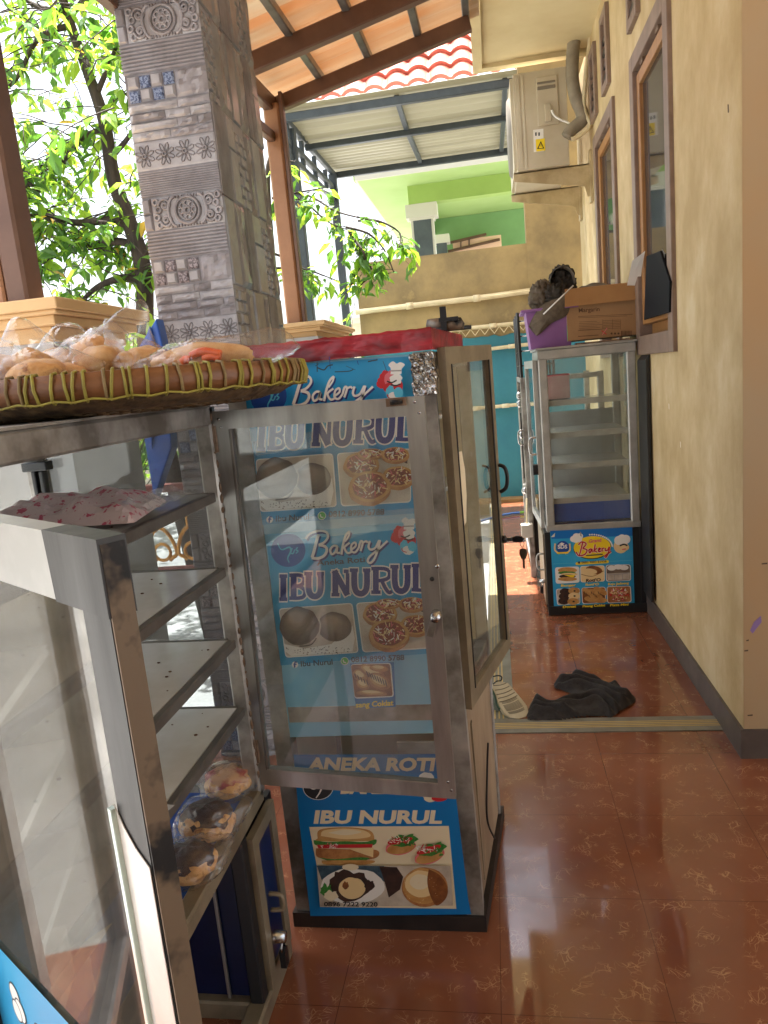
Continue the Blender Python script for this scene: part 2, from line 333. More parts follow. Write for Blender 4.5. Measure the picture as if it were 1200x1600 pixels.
# ------------------------------------------------------------------ floor
def floor_mat():
    M = bpy.data.materials.new('glossy red brown tile'); M.use_nodes = True; N = M.node_tree.nodes; L = M.node_tree.links; b = N['Principled BSDF']
    tc = N.new('ShaderNodeTexCoord')
    def nz(sc, det=5, dist=0, vec=None):
        n = N.new('ShaderNodeTexNoise'); n.inputs['Scale'].default_value = sc; n.inputs['Detail'].default_value = det; n.inputs['Distortion'].default_value = dist
        L.new(vec or tc.outputs['Object'], n.inputs['Vector']); return n
    base = nz(2.2); cr = N.new('ShaderNodeValToRGB'); e = cr.color_ramp.elements; e[0].position, e[1].position = .3, .7
    e[0].color = (*srgb(114, 66, 45), 1); e[1].color = (*srgb(140, 86, 61), 1); L.new(base.outputs[0], cr.inputs[0])
    # thin broken cream veins: cell borders of a warped voronoi, kept only in patches
    wn = nz(5, 4); mixv = N.new('ShaderNodeMix'); mixv.data_type = 'VECTOR'; mixv.inputs[0].default_value = .16
    L.new(tc.outputs['Object'], mixv.inputs[4]); L.new(wn.outputs['Color'], mixv.inputs[5])
    mask = nz(17, 3); acc = None
    for sc, th in ((15, .018), (31, .022), (52, .03)):
        v = N.new('ShaderNodeTexVoronoi'); v.feature = 'DISTANCE_TO_EDGE'; v.inputs['Scale'].default_value = sc; L.new(mixv.outputs[1], v.inputs['Vector'])
        r = N.new('ShaderNodeMapRange'); r.inputs[1].default_value = th; r.inputs[2].default_value = 0; r.inputs[3].default_value = 0; r.inputs[4].default_value = 1; L.new(v.outputs[0], r.inputs[0])
        if acc is None: acc = r.outputs[0]
        else:
            mx = N.new('ShaderNodeMath'); mx.operation = 'MAXIMUM'; L.new(acc, mx.inputs[0]); L.new(r.outputs[0], mx.inputs[1]); acc = mx.outputs[0]
    mr = N.new('ShaderNodeMapRange'); mr.inputs[1].default_value = .52; mr.inputs[2].default_value = .62; L.new(mask.outputs[0], mr.inputs[0])
    ml = N.new('ShaderNodeMath'); ml.operation = 'MULTIPLY'; L.new(acc, ml.inputs[0]); L.new(mr.outputs[0], ml.inputs[1])
    m2 = N.new('ShaderNodeMath'); m2.operation = 'MULTIPLY'; m2.inputs[1].default_value = .75; L.new(ml.outputs[0], m2.inputs[0])
    mc = N.new('ShaderNodeMix'); mc.data_type = 'RGBA'; L.new(m2.outputs[0], mc.inputs[0]); L.new(cr.outputs[0], mc.inputs[6]); mc.inputs[7].default_value = (*srgb(190, 148, 108), 1)
    # grout
    br = N.new('ShaderNodeTexBrick'); br.offset = 0; br.inputs['Scale'].default_value = 1; br.inputs['Brick Width'].default_value = .395; br.inputs['Row Height'].default_value = .395
    br.inputs['Mortar Size'].default_value = .0010; br.inputs['Mortar Smooth'].default_value = .1
    mp = N.new('ShaderNodeMapping'); mp.inputs['Location'].default_value = (.075, .105, 0); L.new(tc.outputs['Object'], mp.inputs[0]); L.new(mp.outputs[0], br.inputs['Vector'])
    mg = N.new('ShaderNodeMix'); mg.data_type = 'RGBA'; L.new(br.outputs['Fac'], mg.inputs[0]); L.new(mc.outputs[2], mg.inputs[6]); mg.inputs[7].default_value = (*srgb(90, 52, 36), 1)
    L.new(mg.outputs[2], b.inputs['Base Color'])
    sm = nz(3.5, 6, 1.2); rr = N.new('ShaderNodeMapRange'); rr.inputs[1].default_value = .35; rr.inputs[2].default_value = .72; rr.inputs[3].default_value = .05; rr.inputs[4].default_value = .30
    L.new(sm.outputs[0], rr.inputs[0]); L.new(rr.outputs[0], b.inputs['Roughness']); b.inputs['IOR'].default_value = 1.62; b.inputs['Coat Weight'].default_value = .38; b.inputs['Coat Roughness'].default_value = .035
    wv = nz(1.6, 2); bp = N.new('ShaderNodeBump'); bp.inputs['Strength'].default_value = .05; bp.inputs['Distance'].default_value = .02
    L.new(wv.outputs[0], bp.inputs['Height']); L.new(bp.outputs[0], b.inputs['Normal'])
    return M
fm = floor_mat()
b = MB(); b.box((-1.75, -3.2, -.2), (5, 2.83, 0), fm); b.box((-.12, 2.955, -.2), (.84, 8.4, -.002), fm); struct(b.build('porch_floor'))
nos = mat('grey nosing tile', srgb(128, 126, 116), .3, 0, srgb(108, 104, 94), 12, spec=.5)
nosg = mat('nosing groove', srgb(196, 168, 108), .5)
b = MB(); b.box((-1.75, 2.832, -.2), (.835, 2.953, .004), nos)
for i in range(4): b.box((-1.75, 2.868+i*.014, 0), (.833, 2.873+i*.014, .0052), nosg)
b.box((-.122, 2.955, -.21), (.0, 8.39, .002), nos)
for i in range(4): b.box((-.104+i*.018, 2.96, 0), (-.098+i*.018, 8.38, .0034), nosg)
struct(b.build('step_edge'))
gm = mat('pale concrete ground', srgb(164, 163, 160), .9, 0, srgb(132, 131, 128), 1.2, bump=.3, bscale=20)
b = MB(); b.box((-150, -150, -.6), (150, 150, -.17), gm); struct(b.build('ground'))

# ------------------------------------------------------------------ the house on the right
wallm = mat('beige house paint', srgb(178, 154, 110), .72, 0, srgb(194, 172, 130), 3.4, 14, bump=.45, bscale=16, stretch=(1, 1, .75), lo=.38, hi=.54, col3=srgb(206, 188, 152))
wallr = mat('brown house paint', srgb(178, 146, 106), .75, 0, srgb(172, 150, 118), 1.4, 9, bump=.1, bscale=9)
base_t = mat('grey skirting tile', srgb(98, 88, 82), .45, 0, srgb(80, 72, 68), 8, spec=.4)
fram = mat('mauve grey window frame', srgb(138, 116, 102), .5, 0, srgb(120, 100, 88), 10)
sashm = mat('tan window sash', srgb(168, 122, 72), .4, 0, srgb(148, 104, 60), 10, stretch=(6, 6, .6))
darkglass = mat('dark window glass', (.03, .037, .045), .04, 0, spec=.9)
house = thing('house', 'beige painted house wall with tall narrow windows and grey skirting along the porch', 'house', (.83, 4, 0))
WX = .83
b = MB(); wins = [(3.50, 4.34, 1.50, 3.02), (4.90, 5.74, 1.50, 3.04)]
ys = [2.628, 3.50, 4.34, 4.90, 5.74, 6.8]
for i in range(5):
    if i in (1, 3):
        z0, z1 = (wins[i//2][2], wins[i//2][3]); b.box((WX, ys[i], 0), (WX+.18, ys[i+1], z0), wallm); b.box((WX, ys[i], z1), (WX+.18, ys[i+1], 3.73), wallm)
    else: b.box((WX, ys[i], 0), (WX+.18, ys[i+1], 3.73), wallm)
b.box((WX+.18, 2.628, 0), (4.6, 2.80, 3.73), wallr); b.box((WX+.18, 2.8, 0), (4.6, 6.8, 3.73), wallm)
b.box((WX+.001, 2.624, 0), (WX+.18, 2.628, 3.73), wallr)
b.build('wall', house)
b = MB(); b.box((WX-.012, 2.616, 0), (WX, 6.8, .115), base_t); b.box((WX, 2.616, 0), (4.6, 2.628, .115), base_t); b.build('skirting', house)
def window(y0, y1, z0, z1):
    f = MB(); d = .085
    for a, c in (((y0-.004, z0), (y0+d, z1)), ((y1-d, z0), (y1+.004, z1)), ((y0+d, z1-d), (y1-d, z1)), ((y0+d, z0), (y1-d, z0+.1))): f.box((WX-.02, a[0], a[1]), (WX+.1, c[0], c[1]), fram)
    fo = f.build('window', house, .004)
    s = MB(); a0, a1, c0, c1 = y0+d+.004, y1-d-.004, z0+.16, z1-d-.02
    for p, q in (((a0, c0), (a0+.06, c1)), ((a1-.06, c0), (a1, c1)), ((a0+.06, c1-.06), (a1-.06, c1)), ((a0+.06, c0), (a1-.06, c0+.06))): s.box((WX+.0, p[0], p[1]), (WX+.04, q[0], q[1]), sashm)
    s.build('sash', fo, .005)
    g = MB(); g.box((WX+.02, a0+.055, c0+.055), (WX+.028, a1-.055, c1-.055), darkglass); g.build('pane', fo)
    for yy in (a0+.16, a1-.16): h = MB(); h.box((WX-.006, yy-.03, z1-d-.02), (WX+.03, yy+.03, z1-d+.012), rust); h.build('hinge', fo)
    k = MB(); k.box((WX+.05, a0, z0+.1), (WX+.06, a1, z0+.16), sashm); k.build('rail', fo)
for w_ in wins: window(*w_)
def vent(y0, y1, z0, z1):
    f = MB(); d = .05
    for p, q in (((y0, z0), (y0+d, z1)), ((y1-d, z0), (y1, z1)), ((y0+d, z1-d), (y1-d, z1)), ((y0+d, z0), (y1-d, z0+d))): f.box((WX-.025, p[0], p[1]), (WX+.001, q[0], q[1]), fram)
    fo = f.build('vent', house, .004); g = MB(); g.box((WX-.004, y0+d, z0+d), (WX+.0005, y1-d, z1-d), fram)
    for i in range(4): g.box((WX-.014, y0+d, z0+d+.02+i*.07), (WX-.004, y1-d, z0+d+.05+i*.07), blackp)
    g.build('louvre', fo)
for y in (3.70, 4.1, 5.0, 5.54): vent(y, y+.25, 3.15, 3.6)
slabm = mat('cream soffit paint', srgb(212, 198, 158), .8, 0, srgb(196, 178, 136), 1.6, 7, bump=.1, bscale=8)
b = MB(); b.box((.07, -3.2, 3.73), (4.6, 5.98, 3.95), slabm); b.box((0, -3.2, 3.70), (.07, 6.06, 4.0), slabm); b.box((.07, 5.98, 3.70), (.83, 6.06, 4.0), slabm); b.build('eave_slab', house)
b = MB(); b.box((-1.5, 6.66, 6.1), (4.6, 8.35, 6.25), slabm); b.box((.83, 2.63, 4.0), (4.6, 6.8, 6.1), wallm); b.build('unseen_sun_blocker', house)  # unseen overhang added to cut off the sun patch and shade the end wall

rearm = mat('pale grey blocker paint', srgb(196, 190, 178), .8, 0, srgb(180, 174, 162), 2)
b = MB(); b.box((-.9, -2.0, 0), (-.1, -1.85, 3.73), rearm); b.box((-.1, -2.0, 2.1), (.8, -1.85, 3.73), rearm); b.box((.8, -2.0, 0), (4.6, -1.85, 3.73), rearm); b.box((-.1, -1.99, 0), (.8, -1.93, 2.1), mat('blocker door brown', (.05, .03, .02), .4)); b.build('unseen_light_blocker', house)  # unseen wall with door added behind the camera to dim the foreground and reflections

pm = mat('purple wall mark', srgb(140, 116, 170), .8); dkm = mat('wall scuff', srgb(92, 76, 60), .8)
b = MB(); b.prism([aty(x, y, 2.6235) for x, y in ((1172, 985), (1178, 972), (1189, 962), (1190, 972), (1182, 982), (1176, 990))], (0, -.0004, 0), pm); b.build('paint_mark', house)
for x, y, l in ((1163, 1016, 6), (1168, 1117, 8), (1166, 1000, 4), (1190, 880, 9)): b = MB(); b.prism([aty(x, y, 2.6235), aty(x+l, y-1, 2.6235), aty(x+l, y+1.5, 2.6235), aty(x, y+2, 2.6235)], (0, -.0004, 0), dkm); b.build('scuff', house)
for x, y in ((1139, 176), (1046, 640), (1064, 700)): p_ = atx(x, y, WX-.0006); b = MB(); b.prism([p_, p_+Vector((0, .012, .004)), p_+Vector((0, .014, .03)), p_+Vector((0, .002, .026))], (-.0004, 0, 0), dkm if y == 176 else mat('wall chip', srgb(226, 216, 196), .8)); b.build('chip', house)
spl = mat('dried plaster splash', srgb(142, 112, 84), .7, 0, srgb(122, 88, 62), 40)
b = MB(); Rs = random.Random(5)
for k in range(46):
    x, y = 1112+Rs.gauss(0, 18), 1164+Rs.gauss(0, 5); c_ = atz(x, y, .0012); r_ = Rs.uniform(.001, .007)
    if c_.x < .81: b.add([c_+Vector((math.cos(t)*r_*Rs.uniform(.6, 1.3), math.sin(t)*r_*Rs.uniform(.6, 1.6), k*.00002)) for t in [i*.9 for i in range(7)]], [(0, 1, 2, 3, 4, 5, 6)], spl)
struct(b.build('floor_splash'))

# ------------------------------------------------------------------ far boundary wall with pipes
def stained():
    M = mat('stained ochre plaster', srgb(176, 152, 104), .85, 0, srgb(134, 116, 82), 1.3, 10, bump=.3, bscale=6, lo=.38, hi=.6, col3=srgb(190, 166, 112)); return M
st = stained(); blw = mat('flaking turquoise paint', srgb(58, 132, 146), .7, 0, srgb(46, 112, 130), 1.5, 7, bump=.15, bscale=8, col3=srgb(84, 146, 146))
bw = thing('boundary_wall', 'ochre stained plaster wall painted turquoise below, closing the end of the walkway', 'wall', (-.3, 8.5, 0))
b = MB(); b.box((-1.45, 8.4, -.2), (.455, 8.58, 2.8), st); b.box((.455, 8.39, -.2), (1.6, 8.58, 4.61), st); b.build('plaster', bw)
# paint edge is ragged
b = MB(); n = 40; top = [(-1.45+i*(2.6/n), 8.387, 1.86+.035*noise.noise(Vector((i*.9, 0, 3)))) for i in range(n+1)]
b.prism([(-1.45, 8.387, .03)] + [(1.15, 8.387, .03)] + top[::-1], (0, .002, 0), blw); b.build('painted_dado', bw)
b = MB(); b.box((-1.3, 8.2, -.01), (.9, 8.387, .03), mat('dry soil', srgb(150, 116, 74), .95, 0, srgb(120, 90, 56), 9, bump=.5)); b.build('plinth', bw)
pipem = mat('cream plastic pipe', srgb(222, 208, 172), .45, 0, srgb(198, 182, 144), 5)
def pipe(pxs, Y, r, label):
    pts = [aty(*p, Y) for p in pxs]; b = MB(); b.tube(pts, r, pipem, 10)
    for i in (1, len(pts)-2):
        if len(pts) > 3: b.tube([pts[i]-Vector((.04, 0, 0)), pts[i]+Vector((.04, 0, 0))], r*1.25, pipem, 10)
    p = pts[0]; 
    tag(b.build('water_pipe'), label, 'pipe', 'cream pipes along the end wall')
pipe([(556, 488), (640, 478), (745, 466), (860, 450)], 8.35, .03, 'highest and thickest cream pipe running along the ochre plaster above the turquoise paint')
pipe([(640, 524), (720, 514), (770, 509), (880, 498)], 8.35, .022, 'second cream pipe from the top with zigzag wire under it')
pipe([(690, 556), (760, 546), (800, 541), (870, 533)], 8.35, .02, 'third cream pipe down, just below the top edge of the turquoise paint')
pipe([(690, 647), (745, 638), (790, 634), (870, 626)], 8.35, .02, 'lowest cream pipe halfway down the turquoise paint')
b = MB(); pts = []
for i in range(22):
    x = 690+i*7.5; y = 520-(x-690)*.11 + (10 if i % 2 else 0); pts.append(aty(x, y, 8.33))
b.tube(pts, .006, pipem, 5, smooth=False); tag(b.build('zigzag_wire'), 'pale zigzag wire hung under a pipe on the end wall', 'wire')
hose = MB(); hb = mat('blue hose', srgb(60, 110, 180), .5); hg = mat('green hose', srgb(120, 190, 70), .5)
P = [atz(x, y, .02) for x, y in ((700, 830), (740, 818), (775, 807), (795, 803), (812, 801))]; hose.tube(spline(P), .012, hb, 8)
hose.tube(spline([P[-1], atz(830, 799, .02), atz(850, 800, .02)]), .012, hg, 8); tag(hose.build('garden_hose'), 'blue and green hose lying on the floor by the end wall', 'hose')

# ------------------------------------------------------------------ canopies
brn = mat('brown painted steel', srgb(104, 76, 60), .4, .1, srgb(88, 62, 48), 6, spec=.5)
brnp = mat('tan painted steel', srgb(158, 114, 80), .4, 0, srgb(142, 100, 68), 6, spec=.5)
gpur = mat('grey galvanised channel', srgb(120, 116, 110), .35, .5, srgb(92, 88, 84), 10)
orange = translucent('orange tinted roof sheet', srgb(196, 178, 152), srgb(204, 176, 138), .055, srgb(176, 150, 120), 2.2, .5, (.25, 3, 1), srgb(222, 132, 62))
can = thing('brown_canopy', 'brown steel canopy with orange glowing corrugated sheets over the porch', 'canopy', (-1.2, 4.75, 1.9))
def zc(x, y): return 3.50 + .225*x + .06*(y-4.75)
def bm_(b, y, w, h, mt, x0=-1.24, x1=.0, dz=0): b.bar((x0, y, zc(x0, y)+dz), (x1, y, zc(x1, y)+dz), w, h, mt, side=(0, 1, 0))
for y in (4.75, 4.08, 3.0, 1.9, .8, -.4, -1.6): 
    b = MB(); bm_(b, y, .06, .10 if y < 4.7 else .085, brn); b.build('beam', can)
for x in (-.93, -.62, -.31, -.02):
    b = MB(); b.bar((x, -2.6, zc(x, -2.6)+.065), (x, 4.98, zc(x, 4.98)+.065), .045, .05, gpur); b.build('purlin', can)
b = MB(); b.bar((-1.24, -2.6, zc(-1.24, -2.6)), (-1.24, 4.8, zc(-1.24, 4.8)), .06, .1, brn); b.bar((-1.24, -2.6, zc(-1.24, -2.6)-.2), (-1.24, 4.8, zc(-1.24, 4.8)-.2), .05, .06, brn); b.build('eave_rail', can)
b = MB()
def sheet(x0, x1, y0, y1, zf, mt, pitch=.09, amp=.014):
    n = int((y1-y0)/pitch*8)
    b.grid(lambda u, v: (x0+(x1-x0)*u, y0+(y1-y0)*v, zf(x0+(x1-x0)*u, y0+(y1-y0)*v) + amp*max(-.4, math.sin(v*(y1-y0)/pitch*2*math.pi))), 8, n, mt)
sheet(-1.45, .06, -2.7, 4.99, lambda x, y: zc(x, y)+.115, orange, .14, .016); b.build('roof_sheet', can)
b = MB(); pb = Vector((-1.225, 4.68, 1.9)); b.bar(pb, (-1.225, 4.68, 3.2), .1, .1, brnp, side=(1, 0, 0)); b.bar((-1.16, 4.66, 1.9), (-1.16, 4.66, 3.26), .022, .05, brn, side=(1, 0, 0)); b.build('post', can)
b = MB(); b.bar((-1.46, 2.22, 1.84), (-1.46, 2.22, zc(-1.46, 2.2)+.02), .075, .1, brn, side=(1, 0, 0)); b.bar((-1.55, 2.2, 1.84), (-1.55, 2.2, zc(-1.5, 2.2)), .1, .06, brnp, side=(1, 0, 0)); b.build('post', can)
b = MB(); b.box((-1.30, 4.6, 1.888), (-1.10, 4.78, 1.9), brn); b.build('base_plate', can)

dks = mat('dark slate painted steel', srgb(58, 66, 70), .45, .1, srgb(48, 54, 58), 8)
cream_s = translucent('cream roof sheet', srgb(150, 146, 126), srgb(170, 160, 120), .025, srgb(130, 126, 108), 2, .5, (.3, 3, 1))
y1c, y2c, y3c = 8.55, 9.45, 11.3
QX = -2.11
def zr2(y): return (4.46 + (y-y1c)/(y2c-y1c)*-.06) if y < y2c else (4.40 + (y-y2c)/(y3c-y2c)*.13)
can2 = thing('slate_canopy', 'dark slate steel canopy with pale corrugated sheet beyond the end wall', 'canopy', (QX, y1c, -.17))
for y, h in ((y1c, .085), (y2c, .07), (y3c, .085)):
    b = MB(); b.bar((QX, y, zr2(y)), (1.5, y, zr2(y)), .07, h, dks, side=(0, 1, 0)); b.build('beam', can2)
for x in (-.84, .33):
    b = MB(); b.bar((x, y1c, zr2(y1c)+.03), (x, y2c, zr2(y2c)+.05), .055, .07, dks, side=(1, 0, 0)); b.bar((x, y2c, zr2(y2c)+.05), (x, y3c, zr2(y3c)+.03), .055, .07, dks, side=(1, 0, 0)); b.build('rafter', can2)
b = MB()
for dz in (0, -.22, -.38): b.bar((QX-.01, y1c, zr2(y1c)+dz), (QX-.01, y3c, zr2(y3c)+dz), .06, .07, dks, side=(1, 0, 0))
for k in range(5): b.bar((QX-.01, y1c+.08+k*.65, 4.43), (QX-.01, y1c+.08+k*.65, 4.05+k*.03), .055, .055, dks, side=(1, 0, 0))
b.build('side_truss', can2)
b = MB(); sheet(QX-.08, 1.55, y1c-.1, y3c+.15, lambda x, y: zr2(y)+.085, cream_s, .17, .016); b.build('roof_sheet', can2)
for y, z in ((8.75, 4.4), (11.05, 4.48)):
    b = MB(); b.bar((QX, y, -.17), (QX, y, z), .11, .11, dks, side=(1, 0, 0)); b.build('post', can2)

# ------------------------------------------------------------------ green house beyond
lime = mat('lime green paint', srgb(160, 186, 116), .8, 0, srgb(152, 180, 106), 1.5)
lime_d = mat('grass green paint', srgb(150, 178, 92), .8, 0, srgb(140, 168, 84), 1.5)
mint = mat('mid green paint', srgb(120, 160, 104), .8, 0, srgb(110, 148, 94), 1.5)
off = mat('off white trim', srgb(196, 194, 178), .7)
dgc = mat('charcoal column paint', srgb(74, 84, 84), .6, 0, srgb(64, 72, 74), 5)
tiles = mat('red clay roof tile', srgb(184, 100, 84), .35, 0, srgb(150, 76, 62), 4, spec=.6)
gh = thing('green_house', 'lime green neighbouring house with charcoal column and red tiled roof', 'house', (-.2, 13, -.2))
GY = 11.7
def g3(px, py, Y): return aty(px, py, Y)
A = g3(558, 283, GY); zs = A.z
b = MB(); b.box((A.x, GY, zs), (1.6, 18.5, zs+.02), lime); b.build('soffit', gh)
b = MB(); b.box((A.x, GY-.03, zs-.002), (1.6, GY, zs+.13), off); b.box((A.x-.03, GY-.03, zs-.002), (A.x, 18.5, zs+.13), off); b.build('fascia', gh)
bx = g3(637, 300, 12.4).x; zb = g3(637, 320, 12.4).z
b = MB(); b.box((bx, 12.4, zb), (1.6, 12.6, zs-.002), lime_d); b.box((bx, 12.6, zb), (bx+.22, 16, zs-.002), lime_d); b.build('beam', gh)
b = MB(); b.box((bx+.22, 15.2, -.2), (1.6, 15.4, zs-.004), mint); b.build('back_wall', gh)
b = MB(); v0 = g3(727, 318, 15.2); v1 = g3(790, 302, 15.2); b.box((v0.x-.05, 15.17, v0.z-.1), (v1.x+.05, 15.2, v1.z+.14), lime_d); b.bar((v0.x+.04, 15.165, v0.z+.02), (v1.x-.04, 15.165, v1.z+.02), .02, .06, p_black, side=(0, 1, 0)); b.build('vent', gh)
c0 = g3(646, 345, 12.5); c1 = g3(674, 345, 12.5)
b = MB(); b.box((c0.x, 12.44, -.2), (c1.x, 12.66, zb-.25), dgc); b.box((c1.x, 12.45, -.2), (c1.x+.04, 12.6, zb-.25), off); b.box((c0.x-.04, 12.45, -.2), (c0.x, 12.6, zb-.25), off); b.build('column', gh)
b = MB(); b.box((c0.x-.11, 12.4, zb-.21), (c1.x+.11, 12.7, zb-.002), off); b.box((c0.x-.06, 12.42, zb-.25), (c1.x+.06, 12.68, zb-.21), off); b.build('capital', gh)
d0 = g3(682, 385, 14.4); d1 = g3(698, 385, 14.4)
b = MB(); b.box((d0.x, 14.4, -.2), (d1.x, 14.6, d0.z+.05), dgc); b.box((d0.x-.06, 14.36, d0.z+.05), (d1.x+.06, 14.66, d0.z+.2), off); b.build('column', gh)
b = MB(); pale = mat('peach back wall', srgb(228, 190, 160), .8)
b.box((d1.x+.1, 14.8, -.2), (g3(783, 370, 14.8).x, 14.9, g3(740, 372, 14.8).z), pale); b.build('low_wall', gh)
b = MB(); 
for (a, c) in (((700, 393), (781, 374)), ((700, 380), (760, 366))): b.bar(g3(*a, 14.75), g3(*c, 14.75), .04, .05, brn, side=(0, 1, 0))
for q in ((720, 390, 720, 377), (733, 387, 733, 374)): b.bar(g3(q[0], q[1], 14.75), g3(q[2], q[3], 14.75), .03, .03, brn, side=(0, 1, 0))
b.build('railing', gh)
b = MB(); 
# roof: rolled clay tiles as a corrugated slope with stepped courses
ra = math.radians(43); RY = 11.75; zr = aty(620, 140, RY).z - .02; crs = .43; wv = .33
for c in range(14):
    def rf(u, v, c=c):
        x = -3.2 + 6.6*u; t = c*crs + v*(crs+.05); h = .085*abs(math.sin(x/wv*math.pi))**.8 + (.06*(1-v))
        return (x, RY + t*math.cos(ra) - h*math.sin(ra), zr + t*math.sin(ra) + h*math.cos(ra))
    b.grid(rf, 190, 2, tiles)
    def rfe(u, v, c=c):
        x = -3.2 + 6.6*u; t = c*crs; h = (.085*abs(math.sin(x/wv*math.pi))**.8 + .06) - v*.06
        return (x, RY + t*math.cos(ra) - h*math.sin(ra), zr + t*math.sin(ra) + h*math.cos(ra))
    b.grid(rfe, 190, 1, tiles)
b.build('roof', gh)
b = MB(); b.box((-2.0, 12.2, zs+.14), (1.6, 12.4, zr+.2), lime); b.box((A.x+.25, 11.66, zs+.13), (1.6, 12.2, zs+.18), tiles); b.build('upper_wall', gh)

# ------------------------------------------------------------------ neighbours on the left, seen through the leaves
nw = mat('pale sunlit plaster', srgb(232, 222, 200), .85, 0, srgb(214, 200, 172), 2)
b = MB(); b.box((-9, 13, -.2), (-1.9, 13.2, 2.5), nw); b.box((-9.1, 12.9, 2.5), (-1.8, 13.3, 2.6), nw); tag(b.build('garden_wall'), 'pale sunlit garden wall beyond the slate posts', 'wall')

# ------------------------------------------------------------------ masonry pillars with cream caps
def cap(b, x0, x1, y0, y1, z0, z1):
    h = z1-z0; 
    for k, (e, a, c) in enumerate(((.0, 0, .38), (.035, .38, .62), (.06, .62, .72), (.075, .72, 1.0))):
        b.box((x0-e, y0-e, z0+h*a), (x1+e, y1+e, z0+h*c-(.0 if k < 3 else 0)), cream)
gp = thing('gate_pillar', 'grey painted pillar with stepped cream cap left of the patterned pillar', 'pillar', (-1.7, 2.45, -.17))
b = MB(); b.box((-2.25, 2.2, -.17), (-1.38, 2.66, 1.715), greyp); b.build('shaft', gp)
b = MB(); cap(b, -2.27, -1.37, 2.19, 2.665, 1.715, 1.84); b.build('cap', gp, .004)
gp2 = thing('gate_pillar', 'low cream capped pillar behind the patterned pillar carrying the tan post', 'pillar', (-1.3, 5, -.17))
b = MB(); b.box((-1.55, 4.5, -.17), (-1.05, 5.4, 1.80), greyp); b.build('shaft', gp2)
b = MB(); cap(b, -1.5, -1.06, 4.52, 5.38, 1.80, 1.888); b.build('cap', gp2, .004)

# ------------------------------------------------------------------ tiled pillar (relief cladding)
tl = [mat('tile taupe', srgb(152, 150, 154), .36, 0, srgb(128, 125, 128), 14, spec=.5, bump=.15), mat('tile grey', srgb(138, 135, 138), .36, 0, srgb(114, 111, 113), 14, spec=.5, bump=.2),
      mat('tile pale', srgb(172, 171, 174), .36, 0, srgb(146, 145, 148), 14, spec=.5), mat('tile blue', srgb(132, 146, 172), .35, 0, srgb(70, 84, 116), 120, 1, spec=.5, lo=.48, hi=.52)]
tl_d = mat('tile grey check', srgb(150, 142, 146), .35, 0, srgb(96, 88, 92), 120, 1, lo=.48, hi=.52)
td = [mat('glossy dark tile', srgb(126, 125, 126), .22, 0, srgb(106, 104, 105), 9, spec=.7, bump=.25, bscale=30), mat('glossy taupe tile', srgb(136, 134, 134), .24, 0, srgb(114, 112, 112), 9, spec=.7, bump=.25, bscale=30)]
tp = thing('tiled_pillar', 'square pillar clad in grey relief tiles with scroll, rib and stone bands', 'pillar', (-1.08, 3, 0))
PX0, PX1, PY0, PY1 = -1.235, -.925, 2.68, 3.3
b = MB(); b.box((PX0+.002, PY0+.002, 0), (PX1-.002, PY1, 4.0), tl[1]); b.build('core', tp)
R = random.Random(3)
